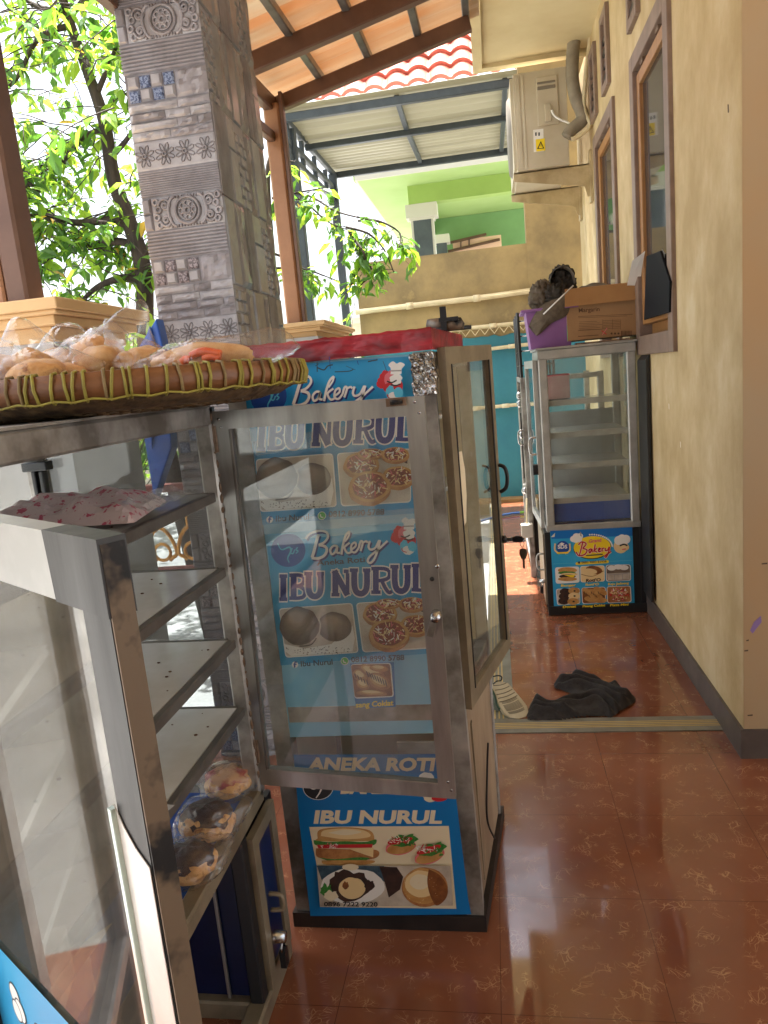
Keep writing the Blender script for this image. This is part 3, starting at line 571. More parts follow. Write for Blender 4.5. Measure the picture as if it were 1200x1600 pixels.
def face(b, o, u, n, wid, vert=False):
    """relief bands on one face: o = lower corner, u = direction across, n = outward"""
    o, u, n = Vector(o), Vector(u), Vector(n); up = Vector((0, 0, 1))
    def P(a, z, h): return o + u*a + up*z + n*h
    def blk(a0, a1, z0, z1, h, mt, j=.003):
        q = [P(a0, z0, 0), P(a1, z0, 0), P(a1, z1, 0), P(a0, z1, 0)]; k = min(.006, (a1-a0)*.2, (z1-z0)*.2)
        t = [P(a0+k, z0+k, h+R.uniform(-j, j)), P(a1-k, z0+k, h+R.uniform(-j, j)), P(a1-k, z1-k, h+R.uniform(-j, j)), P(a0+k, z1-k, h+R.uniform(-j, j))]
        b.hexa(q+t, mt)
    def ring(a, z, r, w, mt, sq=1, h=.006):
        b.tube([P(a+math.cos(t)*r*sq, z+math.sin(t)*r, h) for t in [i*2*math.pi/16 for i in range(17)]], w, mt, 5, cap=False)
    def stones(z0, z1):
        nrow = max(2, round((z1-z0)/.034)); hh = (z1-z0)/nrow
        for r_ in range(nrow):
            a = 0
            while a < wid-.001:
                l = min(R.uniform(.06, .19), wid-a); 
                if wid-a-l < .03: l = wid-a
                mt = tl[R.choice((0, 0, 1, 2))]; h0 = R.uniform(.004, .015); nn = max(2, int(l/.018)); sd = R.uniform(0, 99)
                zz0, zz1 = z0+r_*hh+.001, z0+(r_+1)*hh-.001
                b.grid(lambda s_, t_: P(a+.001+(l-.002)*s_, zz0+(zz1-zz0)*t_, (h0 + .008*noise.noise(Vector((s_*l*40, t_*2.2+sd, sd))))*(0 if t_ in (0, 1) or s_ in (0, 1) else 1)+.001), nn, 4, mt, False)
                a += l
    def ribs(z0, z1, n_):
        for i in range(n_):
            z = z0+(z1-z0)*(i+.5)/n_; w = (z1-z0)/n_*.36
            b.hexa([P(0, z-w, 0), P(wid, z-w, 0), P(wid, z+w, 0), P(0, z+w, 0), P(0, z-w*.5, w*1.1), P(wid, z-w*.5, w*1.1), P(wid, z+w*.5, w*1.1), P(0, z+w*.5, w*1.1)], tl[0])
    def ornate(z0, z1):
        zc_ = (z0+z1)/2; h = (z1-z0); blk(.0, .035, z0, z0+h*.5, .01, tl[0]); blk(.0, .035, z0+h*.5, z1, .008, tl[1]); blk(.037, wid, z0, z1, .002, tl[2], 0)
        cx = .04+(wid-.04)/2; sc = (wid-.04)/.27
        for r_, w in ((h*.42, .006), (h*.30, .004), (h*.1, .006)): ring(cx, zc_, r_, w, tl[1])
        for k in range(8): t = k*math.pi/4; ring(cx+math.cos(t)*h*.22, zc_+math.sin(t)*h*.22, h*.08, .0035, tl[0])
        for sg in (-1, 1):
            for dz in (-1, 1):
                x = cx+sg*.085*sc; z = zc_+dz*h*.23; 
                b.tube([P(x+math.cos(t*1.0)*(h*.22-t*.0022)*sg, z+math.sin(t)*(h*.22-t*.0022)*dz, .006) for t in [i*.45 for i in range(22)]], .0055, tl[R.choice((0, 1))], 5)
                ring(x, z, h*.07, .005, tl[1])
            b.tube([P(cx+sg*(.045+.03*math.sin(t))*sc, zc_+h*.46*math.cos(t), .006) for t in [i*math.pi/8 for i in range(9)]], .006, tl[0], 5)
            for k in range(4): ring(cx+sg*(.112+.008*(k % 2))*sc, zc_+(k-1.5)*h*.24, h*.09, .005, tl[R.choice((0, 1))])
        for k in range(12): blk(cx-.07*sc+k*.0117*sc, cx-.07*sc+k*.0117*sc+.008, z0+.001, z0+.012, .008, tl[1]); blk(cx-.07*sc+k*.0117*sc, cx-.07*sc+k*.0117*sc+.008, z1-.012, z1-.001, .008, tl[1])
    def checks(z0, z1, cm):
        s_ = (z1-z0)/2; nc = 4
        for i in range(2):
            for k in range(nc):
                x0 = .012+k*s_*1.0; blk(x0, x0+s_-.004, z0+i*s_+.002, z0+(i+1)*s_-.002, .012 if (i+k) % 2 else .006, cm if (i+k) % 2 == 0 else tl[2], .001)
        nn = 8; a0 = .012+nc*s_
        b.grid(lambda u_, v_: P(a0+(wid-a0)*u_, z0+(z1-z0)*v_, 0 if u_ in (0, 1) or v_ in (0, 1) else .008+.010*noise.noise(Vector((u_*5, v_*4, z0*9)))), nn, nn, tl[0], False)
    def floral(z0, z1):
        blk(0, wid, z0, z1, .002, tl[2], 0); c = (z1-z0); nn = max(2, round(wid/c/.85))
        for k in range(nn):
            cx = wid*(k+.5)/nn; cz = (z0+z1)/2
            for j in range(8):
                t = j*math.pi/4+math.pi/8; L_ = c*.40
                pt = [(0.12, 0), (.5, .16), (.85, .14), (1, 0), (.85, -.14), (.5, -.16), (.12, 0)]
                b.tube([P(cx+(math.cos(t)*p-math.sin(t)*q)*L_, cz+(math.sin(t)*p+math.cos(t)*q)*L_, .0035) for p, q in pt], .0022, tl[1], 4)
            ring(cx, cz, c*.07, .003, tl[1])
    z = 2.864+.633; per = 0
    def tileset(zt, per):
        cm = tl[3] if per % 2 == 1 else tl_d
        ornate(zt-.115, zt-.003); ribs(zt-.217, zt-.118, 8); checks(zt-.312, zt-.222, cm); stones(zt-.44, zt-.316); floral(zt-.54, zt-.443); ribs(zt-.63, zt-.544, 11)
    if not vert:
        while z > 0: tileset(z, per); z -= .633; per += 1
    else:   # the same tiles laid upright on this side: bands become vertical strips
        zz = 0; row = 0
        while zz < 3.9:
            H_ = .316; g_ = .0015; a = 0; widths = (.13, .09, .12, .08, .11, .085) if row % 2 else (.10, .13, .085, .12, .095, .085)
            for i, w in enumerate(widths):
                w = min(w, wid-a)
                if w < .015: break
                kd = ('slab', 'stone', 'ribv', 'slab2', 'mosaic', 'stone')[(i+row*2) % 6]; m0, m1 = td
                if kd == 'slab': blk(a, a+w-g_, zz, zz+H_-g_, .007, m0, .0004)
                elif kd == 'slab2': blk(a, a+w-g_, zz, zz+H_*.62-g_, .008, m1, .0004); blk(a, a+w-g_, zz+H_*.62, zz+H_-g_, .005, m0, .0004)
                elif kd == 'ribv':
                    for q in range(int(w/.009)): blk(a+q*.009, a+q*.009+.006, zz, zz+H_-g_, .006, m1, .0003)
                elif kd == 'mosaic':
                    n1 = 3; s1 = w/n1
                    for q in range(n1):
                        for t in range(int(H_/s1)): blk(a+q*s1, a+(q+1)*s1-.002, zz+t*s1, zz+(t+1)*s1-.002, .008 if (q+t) % 2 else .004, m1 if (q+t) % 2 else m0, .001)
                else:
                    nn = max(3, int(w/.02)); sd = R.uniform(0, 99)
                    b.grid(lambda u_, v_: P(a+(w-g_)*u_, zz+(H_-g_)*v_, 0 if u_ in (0, 1) or v_ in (0, 1) else .008+.007*noise.noise(Vector((u_*w*60, v_*4, sd)))), nn, 14, m0, False)
                a += w
            zz += H_; row += 1
b = MB(); face(b, (PX0, PY0+.001, 0), (1, 0, 0), (0, -1, 0), PX1-PX0); b.build('front_cladding', tp)
b = MB(); face(b, (PX1-.001, PY0+.004, 0), (0, 1, 0), (1, 0, 0), PY1-PY0-.004, True); b.build('side_cladding', tp)

# ------------------------------------------------------------------ gold iron gate, blue board
goldm = mat('gold painted iron', srgb(200, 140, 50), .35, .5, srgb(170, 110, 40), 20)
mar = mat('maroon painted iron', srgb(110, 50, 36), .5)
g = thing('iron_gate', 'low gate of gold iron scrolls over a maroon bottom rail outside the porch', 'gate', (-1.9, 3.9, -.17))
b = MB(); b.bar((-2.7, 3.9, .50), (-1.45, 3.9, .50), .04, .06, mar, side=(0, 1, 0)); b.bar((-2.7, 3.9, 1.0), (-1.45, 3.9, 1.0), .04, .05, mar, side=(0, 1, 0))
for x in (-2.68, -1.47): b.bar((x, 3.9, -.17), (x, 3.9, 1.02), .04, .04, mar, side=(1, 0, 0))
b.build('frame', g)
for k in range(6):
    b = MB(); x = -2.55+k*.19
    for sg in (-1, 1): b.tube([(x+sg*(.04+.05*math.sin(t)), 3.9, .55+t*.055+.02*math.cos(2*t)) for t in [i*.45 for i in range(17)]], .012, goldm, 6)
    b.tube([(x+math.cos(t)*.05, 3.9, .62+math.sin(t)*.05) for t in [i*.42 for i in range(16)]], .010, goldm, 6); b.build('scroll', g)
bl = mat('blue plastic', srgb(34, 84, 168), .4, 0, srgb(26, 66, 140), 8)
b = MB(); q = [aty(244, 497, 2.1), aty(256, 548, 2.1), aty(268, 700, 2.1), aty(240, 780, 2.1), aty(205, 560, 2.1)]
b.prism(q, (.0, .05, 0), bl); b.prism([p+Vector((-.02, -.012, -.02)) for p in q[:2]] + [q[2]+Vector((-.06, -.012, 0)), q[4]+Vector((.03, -.012, 0))], (0, .012, 0), bl)
tag(b.build('folded_blue_tarp', bevel=.004), 'blue plastic board standing between the cream cap and the patterned pillar', 'board')

# ------------------------------------------------------------------ foliage
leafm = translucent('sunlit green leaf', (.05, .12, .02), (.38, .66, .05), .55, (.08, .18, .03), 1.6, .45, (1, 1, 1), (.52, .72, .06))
leafd = translucent('shaded green leaf', (.03, .08, .02), (.16, .36, .04), .42, (.05, .12, .03), 1.6, .45)  # sunlit and shaded tones put into the leaf colours, mixed at random
leafy = translucent('yellowing leaf', (.35, .25, .03), (.8, .5, .06), .5)
bark = mat('dark bark', srgb(66, 54, 46), .85, 0, srgb(40, 33, 28), 12, bump=.5, stretch=(3, 3, .6))
def leaf(b, p, d, nrm, L_, mt):
    d = d.normalized(); s_ = d.cross(nrm); s_ = s_.normalized() if s_.length > .01 else Vector((1, 0, 0)); n_ = s_.cross(d)
    w = L_*.24; c = -n_*L_*.10
    b.add([p, p+d*L_*.35+s_*w+c*-.6, p+d*L_*.75+s_*w*.55, p+d*L_+c*1.6, p+d*L_*.75-s_*w*.55, p+d*L_*.35-s_*w+c*-.6, p+d*L_*.4+c*.4],
          [(0, 1, 6), (1, 2, 6), (2, 3, 6), (3, 4, 6), (4, 5, 6), (5, 0, 6)], mt)
def spray(b, bt, p0, p1, nl, L_, sag, Rn, twig=.005):
    pts = [p0.lerp(p1, i/5) + Vector((Rn.uniform(-.03, .03), Rn.uniform(-.03, .03), -sag*(i/5)**2)) for i in range(6)]
    bt.tube(pts, [twig*(1-.12*i) for i in range(6)], bark, 5)
    for i in range(nl):
        t = Rn.uniform(.1, 1); k = min(int(t*5), 4); p = pts[k].lerp(pts[k+1], t*5-k)
        d = Vector((Rn.uniform(-1, 1), Rn.uniform(-1, 1), Rn.uniform(-1.3, .15))); r = Rn.random()
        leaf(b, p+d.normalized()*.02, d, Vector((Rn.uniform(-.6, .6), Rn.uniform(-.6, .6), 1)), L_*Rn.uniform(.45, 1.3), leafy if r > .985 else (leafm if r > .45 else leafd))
Rn = random.Random(11); TY = 4.6
tree = thing('leafy_tree', 'leafy tree with dark crooked trunk outside the porch, left of the patterned pillar', 'tree', (-2.1, TY, -.17))
bt = MB(); bl_ = MB()
main = [aty(238, 600, TY), aty(225, 430, TY), aty(205, 355, TY), aty(178, 280, TY), aty(163, 190, TY), aty(140, 120, TY), aty(108, 30, TY), aty(85, -60, TY-.2), aty(60, -220, TY-.3)]
main = [Vector((-2.05, TY, -.17))] + main
bt.tube(spline(main), [.066-.0009*i for i in range(len(spline(main)))], bark, 9)
limbs = [[(222, 365), (180, 345), (120, 348), (60, 335), (20, 350)], [(230, 400), (190, 378), (130, 385), (60, 410)], [(165, 200), (130, 215), (95, 255), (60, 262), (10, 300)], [(150, 150), (175, 90), (200, 20)],
         [(225, 440), (190, 435), (150, 450), (120, 480)], [(60, 300), (35, 280), (10, 270), (-60, 290)], [(110, 40), (60, 60), (20, 130), (-40, 160)], [(170, 250), (210, 200), (240, 120)], [(100, 20), (40, 0), (-60, -80)], [(108, 30), (150, -30), (200, -120)]]
ends = []
for lb in limbs:
    dy = Rn.uniform(-.5, .4); pts = [aty(x, y, TY+dy*(i/(len(lb)-1))) for i, (x, y) in enumerate(lb)]; sp = spline(pts)
    r0 = .034 if lb[0][0] > 215 else .02; bt.tube(sp, [r0*(1-.75*i/len(sp)) for i in range(len(sp))], bark, 7); ends += sp[3:]
for i in range(205):
    p = Rn.choice(ends); a = Rn.uniform(0, 6.28); L_ = Rn.uniform(.25, .65)
    spray(bl_, bl_, p, p+Vector((math.cos(a)*L_, math.sin(a)*L_*.8, Rn.uniform(-.28, .3))), Rn.randint(7, 13), .105, .12, Rn)
for i in range(160):   # the rest of the crown, mostly above and to the left of the frame
    x, y = Rn.uniform(-420, 235), Rn.uniform(-420, 400); p = aty(x, y, TY+Rn.uniform(-.6, 1.6)); a = Rn.uniform(0, 6.28)
    spray(bl_, bl_, p, p+Vector((math.cos(a)*.5, math.sin(a)*.4, Rn.uniform(-.25, .25))), Rn.randint(6, 10), .115, .12, Rn)
bt.build('trunk', tree); bl_.build('crown', tree)

sh = thing('slender_shrub', 'slender shrub with drooping leafy branches between the slate posts', 'shrub', (-1.7, 5.6, -.17))
bt = MB(); bl_ = MB(); SY = 6.2
bt.tube(spline([Vector((-1.75, SY, -.17)), Vector((-1.78, SY, 1.2)), aty(420, 320, SY), aty(425, 240, SY), aty(440, 205, SY)]), .022, bark, 7)
tw = [([(428, 305), (470, 312), (510, 345), (545, 360)], 5), ([(428, 300), (480, 305), (525, 330), (570, 342), (605, 350)], 6), ([(540, 355), (575, 365), (600, 390), (615, 425)], 6), ([(545, 360), (560, 395), (580, 420), (560, 450)], 6),
      ([(425, 420), (460, 418), (490, 425), (530, 440)], 5), ([(425, 395), (460, 410), (480, 430), (500, 445)], 4), ([(425, 240), (445, 250), (460, 252)], 3), ([(425, 310), (470, 300), (500, 295)], 3), ([(560, 345), (590, 345), (625, 365), (620, 395)], 5), ([(550, 370), (570, 400), (555, 430), (545, 455)], 5)]
for px, n_ in tw:
    sp = spline([aty(x, y, SY+.1*math.sin(x)) for x, y in px]); bt.tube(sp, [.012*(1-.7*i/len(sp)) for i in range(len(sp))], bark, 5)
    for k in range(n_*2):
        p = Rn.choice(sp[2:]); a = Rn.uniform(0, 6.28); spray(bl_, bl_, p, p+Vector((math.cos(a)*.14, math.sin(a)*.14, Rn.uniform(-.2, .05))), Rn.randint(3, 5), .125, .05, Rn, .003)
bt.build('stem', sh); bl_.build('foliage', sh)
def bush(label, cx, cy, z0, z1, r, n_, Lf, cat='shrub'):
    t = thing('garden_shrub', label, cat, (cx, cy, -.17), 'shrubs beyond the porch'); bt = MB(); bl_ = MB()
    for i in range(n_):
        a = Rn.uniform(0, 6.28); p = Vector((cx+Rn.uniform(-.1, .1), cy+Rn.uniform(-.1, .1), z0)); e = Vector((cx+math.cos(a)*r*Rn.random()**.5, cy+math.sin(a)*r*Rn.random()**.5, Rn.uniform(z0+.3*(z1-z0), z1)))
        spray(bl_, bl_, p.lerp(e, .3), e, Rn.randint(8, 14), Lf, .08, Rn, .006)
    bt.tube([(cx, cy, -.17), (cx, cy, z0+.3)], .03, bark, 6); bt.build('stem', t); bl_.build('foliage', t)
bush('sunlit bush at the foot of the rear slate post', -1.75, 8.1, .8, 2.35, .35, 40, .12)
bush('bright bush seen low between the patterned pillar and the tan post', -2.15, 6.4, .6, 2.5, .5, 60, .13)
bush('large bush under the tree, left of the pillars', -3.6, 5.9, .2, 2.4, 1.1, 90, .13)
bush('far bush beyond the tree trunk', -4.6, 8.2, .4, 3.2, 1.4, 110, .15)

# ------------------------------------------------------------------ air conditioner
acm = mat('cream appliance steel', srgb(202, 192, 170), .45, 0, srgb(186, 174, 150), 3)
acd = mat('grey appliance plastic', srgb(120, 112, 100), .5)
ac = thing('air_conditioner', 'cream outdoor air conditioner unit on wall brackets under the eave', 'air conditioner', (.46, 6.3, 2.9))
AY = 5.9
b = MB(); b.box((.285, AY, 2.935), (.663, AY+.85, 3.60), acm); b.box((.30, AY-.004, 2.95), (.33, AY, 3.585), acm); b.box((.345, AY-.004, 2.95), (.36, AY, 3.585), acm); b.build('casing', ac, .012)
b = MB(); b.lathe([(.0, -.02), (.27, -.02), (.29, 0)], (.262, AY+.42, 3.28), acd, 28, 'x')
for r in (.05, .1, .15, .2, .25): b.tube([(.25, AY+.42+math.cos(t)*r, 3.28+math.sin(t)*r) for t in [i*math.pi/14 for i in range(29)]], .005, acd, 5)
b.box((.262, AY+.02, 2.96), (.287, AY+.83, 3.58), acm); b.build('fan_grille', ac)
b = MB(); b.box((.45, AY-.015, 3.22), (.60, AY-.001, 3.55), acm); b.box((.455, AY-.022, 3.462), (.585, AY-.014, 3.485), acd); b.box((.455, AY-.022, 3.50), (.585, AY-.014, 3.515), acd); b.box((.50, AY-.03, 3.24), (.545, AY-.014, 3.36), acm); b.build('service_cover', ac, .004)
b = MB(); b.prism([aty(x, y, AY-.0012) for x, y in ((833, 203), (849, 201), (850, 236), (834, 238))], (0, -.0006, 0), p_white)
tri = [aty(x, y, AY-.0022) for x, y in ((845, 220), (850.5, 232), (839, 233))]; b.prism([aty(x, y, AY-.0019) for x, y in ((837, 218), (851, 216), (852, 235), (838, 237))], (0, -.0002, 0), p_yel); b.prism(tri, (0, -.0003, 0), p_black)
b.prism([aty(x, y, AY-.0026) for x, y in ((845, 223.5), (848.4, 231), (841.6, 231.5))], (0, -.0002, 0), p_yel); b.prism([aty(x, y, AY-.0030) for x, y in ((844.8, 225.5), (845.8, 225.5), (845.6, 229.5), (845, 229.5))], (0, -.0002, 0), p_black)
for x in (836, 841): b.prism([aty(*q, AY-.002) for q in ((x, 207), (x+2.6, 206.7), (x+2.7, 212), (x+.1, 212.3))], (0, -.0003, 0), p_grey)
b.build('warning_label', ac)
b = MB(); P = [aty(x, y, AY-.03) for x, y in ((862, 172), (866, 180), (876, 187), (888, 192), (895, 200))]; b.tube(spline(P), .008, p_white, 6); b.build('power_cable', ac)
brk = mat('painted angle iron', srgb(196, 178, 140), .55, 0, srgb(170, 150, 112), 8)
for i, yy in enumerate((AY+.06, AY+.74)):
    b = MB(); t = thing('wall_bracket', ('nearer' if i == 0 else 'farther')+' tapered steel bracket carrying the air conditioner', 'bracket', (.8, yy, 2.8))
    b.prism([(.255, yy-.02, 2.93), (.83, yy-.02, 2.93), (.83, yy-.02, 2.70), (.79, yy-.02, 2.70), (.77, yy-.02, 2.775), (.255, yy-.02, 2.872)], (0, .006, 0), brk); b.box((.255, yy-.02, 2.922), (.83, yy+.03, 2.932), brk); b.box((.81, yy-.04, 2.66), (.828, yy+.06, 3.02), brk); b.build('arm', t)
foam = mat('grey pipe insulation', srgb(150, 140, 122), .8, 0, srgb(126, 116, 100), 10, bump=.3)
b = MB(); P = [aty(x, y, 5.86) for x, y in ((925, -60), (914, 0), (899, 50), (894, 110), (899, 150), (910, 178), (908, 190), (893, 203), (886, 214))]; b.tube(spline(P), .046, foam, 10)
o = b.build('insulated_pipe'); tag(o, 'thick grey wrapped pipe curving up from the air conditioner', 'pipe')
b = MB(); P = [aty(x, y, 5.83) for x, y in ((932, -60), (924, 0), (922, 60), (915, 120), (913, 170), (922, 195), (905, 212), (893, 218))]; b.tube(spline(P), .016, pipem, 7); tag(b.build('thin_pipe'), 'thin cream pipe beside the thick wrapped pipe under the eave', 'pipe')

# ------------------------------------------------------------------ display cabinets: frames built from bars
def frame_quad(b, c, w, d, n, mt, inner=None):
    """rectangular door frame between 4 corners TL TR BR BL, bar width w, depth d along n"""
    c = [Vector(p) for p in c]; ux = (c[1]-c[0]).normalized(); uz = (c[0]-c[3]).normalized(); n = Vector(n)
    i = [c[0]+ux*w-uz*w, c[1]-ux*w-uz*w, c[2]-ux*w+uz*w, c[3]+ux*w+uz*w]
    for k in range(4):
        a, e = c[k], c[(k+1) % 4]; ia, ie = i[k], i[(k+1) % 4]; q = [a, e, ie, ia]
        b.hexa([p-n*d/2 for p in q]+[p+n*d/2 for p in q], mt)
    return i
def screws(b, pts, n, r=.0035):
    for p in pts: b.lathe([(0, 0), (r, 0), (r*.7, .0018), (0, .002)], p, steel, 8, 'y')

# ---- left cabinet, right beside the camera
LX, LY0, LY1, LXB = -.64, .64, 1.60, -1.10
cl = thing('display_cabinet', 'aluminium bread cabinet in the left foreground with both glass doors open', 'display cabinet', (-.87, 1.12, 0), 'glass bread cabinets')
b = MB()
for y in (LY0, LY1):
    for x in (LX-.02, LXB): b.bar((x, y, .50), (x, y, 1.475), .04, .04, alu_w, side=(1, 0, 0))
for x in (LX-.02, LXB):
    b.bar((x, LY0, 1.455), (x, LY1, 1.455), .04, .045, alu_w); b.bar((x, LY0, .497), (x, LY1, .497), .04, .04, alu_d)
for y in (LY0, LY1): b.bar((LXB, y, 1.455), (LX-.02, y, 1.455), .04, .045, alu_w); b.bar((LXB, y, .497), (LX-.02, y, .497), .04, .04, alu_w)
b.build('frame', cl)
b = MB(); b.box((LXB-.015, LY0-.015, 1.4785), (LX+.0, LY1+.015, 1.483), alu_w); b.build('top_sheet', cl)
for i, z in enumerate((1.285, 1.108, .932, .76)):
    b = MB(); b.box((LXB+.022, LY0+.022, z-.02), (LX-.018, LY1-.05, z-.004), shelf_m); b.bar((LX-.008, LY0+.02, z-.014), (LX-.008, LY1-.05, z-.014), .018, .022, dkgrey)
    b.bar((LXB+.02, LY1-.045, z-.014), (LX-.02, LY1-.045, z-.014), .012, .022, dkgrey)
    Rc = random.Random(i)
    for k in range(46): x, y = Rc.uniform(LXB+.05, LX-.04), Rc.uniform(LY0+.1, LY1-.07); s_ = Rc.uniform(.0015, .005); b.blob((x, y, z-.003), (s_, s_*.7, s_*.4), crumb_m, nu=6, nv=4)
    b.build('shelf', cl)
b = MB(); b.box((LXB+.02, LY0+.02, .505), (LX-.04, LY1-.02, .512), bl); b.build('base_board', cl)
g_end = glass('grey smeared end glass', (.62, .65, .66), .10, dscale=3)
b = MB(); b.box((LXB+.02, LY1-.004, .52), (LX-.04, LY1+.002, 1.43), g_end); b.build('end_pane', cl)
b = MB(); b.box((LXB-.004, LY0+.02, .52), (LXB+.002, LY1-.02, 1.43), pane_d); b.build('back_pane', cl)
b = MB(); b.box((LXB+.004, LY0+.02, .515), (LXB+.010, 1.16, 1.43), mat('dull brown shading board', srgb(128, 116, 98), .6, 0, srgb(104, 92, 76), 4)); b.build('back_board', cl)  # near-half board added to block sky light and dim the shelves
b = MB(); b.box((LXB+.02, LY0-.002, .52), (LX-.04, LY0+.004, 1.43), pane); b.build('end_pane', cl)
# lower cupboard
b = MB()
for y in (LY0, 1.44, LY1+.03): b.bar((LX-.015, y, .02), (LX-.015, y, .48), .035, .035, blackm, side=(1, 0, 0))
for y in (LY0, LY1+.03): b.bar((LXB, y, .02), (LXB, y, .48), .035, .035, blackm, side=(1, 0, 0))
b.bar((LX-.015, LY0, .025), (LX-.015, LY1+.03, .025), .05, .05, alu_d); b.bar((LXB, LY0, .025), (LXB, LY1+.03, .025), .05, .05, alu_d); b.bar((LXB, 1.44, .025), (LX-.03, 1.44, .025), .04, .05, alu_d)
b.bar((LXB, LY1+.03, .025), (LX-.03, LY1+.03, .025), .04, .05, blackm); b.build('cupboard_frame', cl)
bdk = mat('dark blue laminate', srgb(16, 32, 80), .3, 0, srgb(11, 22, 58), 4)
b = MB(); b.box((LXB+.02, 1.445, .05), (LX-.04, 1.452, .47), bdk); b.bar((LX-.09, 1.438, .05), (LX-.09, 1.438, .47), .008, .008, alu, side=(1, 0, 0)); b.build('partition', cl)
b = MB(); b.box((LXB-.006, LY0, .04), (LXB, LY1+.02, .48), bdk); b.box((LXB, LY1+.036, .05), (LX-.03, LY1+.042, .48), blackm); b.build('cupboard_panel', cl)
b = MB(); fr = frame_quad(b, [(LX+.008, 1.452, .47), (LX+.008, LY1+.02, .47), (LX+.008, LY1+.02, .06), (LX+.008, 1.452, .06)], .035, .018, (1, 0, 0), alu_d); dd = b.build('cupboard_door', cl)
b = MB(); b.box((LX+.006, 1.48, .09), (LX+.010, LY1-.01, .44), bdk); b.build('pane', dd)
b = MB(); b.tube(spline([(LX+.02, 1.50, .29), (LX+.05, 1.50, .285), (LX+.05, 1.50, .25), (LX+.02, 1.50, .245)]), .006, alu_d, 6); b.build('handle', dd)
b = MB(); b.lathe([(0, .03), (.014, .03), (.016, 0)], (LX+.018, 1.50, .17), steel, 12, 'x'); b.box((LX+.03, 1.488, .09), (LX+.045, 1.512, .135), blackp); b.tube([(LX+.037, 1.5+math.cos(t)*.011, .135+math.sin(t)*.02) for t in [i*math.pi/6 for i in range(7)]], .003, steel, 6); b.build('padlock', dd)
# far door, opened square to the cabinet
c = [aty(332, 643, 1.60), aty(663, 618, 1.60), aty(713, 1245, 1.60), aty(398, 1222, 1.60)]
b = MB(); inn = frame_quad(b, c, .042, .02, (0, 1, 0), alu)
b.bar(inn[0]+Vector((0, -.012, 0)), inn[3]+Vector((0, -.012, 0)), .007, .006, dkgrey, side=(1, 0, 0)); b.bar(inn[3]+Vector((0, -.012, 0)), inn[2]+Vector((0, -.012, 0)), .007, .006, alu, side=(0, 1, 0))
screws(b, [aty(x, y, 1.589) for x, y in ((648, 628), (655, 645), (700, 1222), (705, 1235), (341, 655), (345, 668))], None)
for (x, y) in ((683, 885), (675, 905)): b.lathe([(0, -.0005), (.005, -.0005), (.0055, .001)], aty(x, y, 1.588), blackp if x == 675 else steel, 10, 'y')
do = b.build('glass_door', cl, label='far glass door swung open toward the walkway')
b = MB(); q = [p+Vector((0, .002, 0)) for p in inn]; b.prism(q, (0, .004, 0), pane_d); b.build('pane', do)
b = MB(); p = aty(619, 628, 1.583); b.box((p.x-.022, 1.578, p.z-.009), (p.x+.022, 1.589, p.z+.009), rust); b.tube([p+Vector((-.012, -.008, 0)), p+Vector((.014, -.008, .001))], .006, grime, 8); b.build('bolt', do)
b = MB(); p = aty(681, 962, 1.58); b.lathe([(0, -.022), (.011, -.02), (.013, 0), (.013, .012)], p, steel, 14, 'y'); b.bar(p+Vector((-.003, -.012, -.005)), p+Vector((-.016, -.012, -.045)), .016, .005, alu_w, side=(1, 0, 0)); b.build('lock', do)
b = MB(); 
for z in (1.40, .62): b.bar((LX+.002, 1.595, z-.03), (LX+.002, 1.595, z+.03), .012, .02, rust, side=(1, 0, 0))
for k in range(34): z = .56+k*.027; b.blob((LX+.0, 1.588+Rn.uniform(-.003, .003), z), (.004, .004, Rn.uniform(.003, .014)), rust, nu=6, nv=5)
b.build('hinge', do)
# near door, swung out toward the camera
H0 = Vector((-.655, .68, 0)); DD = Vector((.82, -.57, 0)).normalized(); DN = Vector((-DD.y, DD.x, 0)); Wd = .527
def dp(a, z, h=0): return H0 + DD*a + Vector((0, 0, z)) + DN*h      # DN points away from the camera
zt, zb_ = 1.424, .46
b = MB(); tape = mat('worn chrome tape', srgb(58, 57, 57), .45, .1, srgb(32, 31, 31), 7, stretch=(1, 1, .25), rvar=.1, bump=.1)
inn = frame_quad(b, [dp(0, zt), dp(Wd-.002, zt), dp(Wd-.002, zb_), dp(0, zb_)], .036, .016, DN, tape)
b.build_ = None
d2 = b.build('glass_door', cl, label='near glass door with worn post, swung out toward the viewer')
b = MB(); b.hexa([dp(Wd-.0015, zb_, -.0075), dp(Wd, zb_, -.0075), dp(Wd, zb_, .0075), dp(Wd-.0015, zb_, .0075), dp(Wd-.0015, zt-.002, -.0075), dp(Wd, zt-.002, -.0075), dp(Wd, zt-.002, .0075), dp(Wd-.0015, zt-.002, .0075)], grime); b.build('edge_strip', d2)
b = MB(); b.hexa([dp(.0, zt-.045, -.0088), dp(Wd-.075, zt-.045, -.0088), dp(Wd-.075, zt-.045, .0085), dp(.0, zt-.045, .0085), dp(0, zt+.001, -.0088), dp(Wd-.075, zt+.001, -.0088), dp(Wd-.075, zt+.001, .0085), dp(0, zt+.001, .0085)], white_alu); b.build('top_rail', d2)
b = MB(); cv = [dp(Wd-.0745, zt-.046, -.0092), dp(Wd-.0005, zt-.046, -.0092), dp(Wd-.0005, zt-.046, .0087), dp(Wd-.0745, zt-.046, .0087), dp(Wd-.078, zt+.0015, -.0092), dp(Wd-.0005, zt+.0015, -.0092), dp(Wd-.0005, zt+.0015, .0087), dp(Wd-.078, zt+.0015, .0087)]; b.hexa(cv, tape); b.build('corner_tape', d2)
b = MB(); b.prism([dp(.034, zt-.034), dp(Wd-.036, zt-.034), dp(Wd-.036, zb_+.034), dp(.034, zb_+.034)], DN*.004, pane_s); b.build('pane', d2)
film = mat('peeling white film', srgb(214, 210, 202), .25, 0, srgb(190, 184, 176), 6, spec=.6, bump=.1)
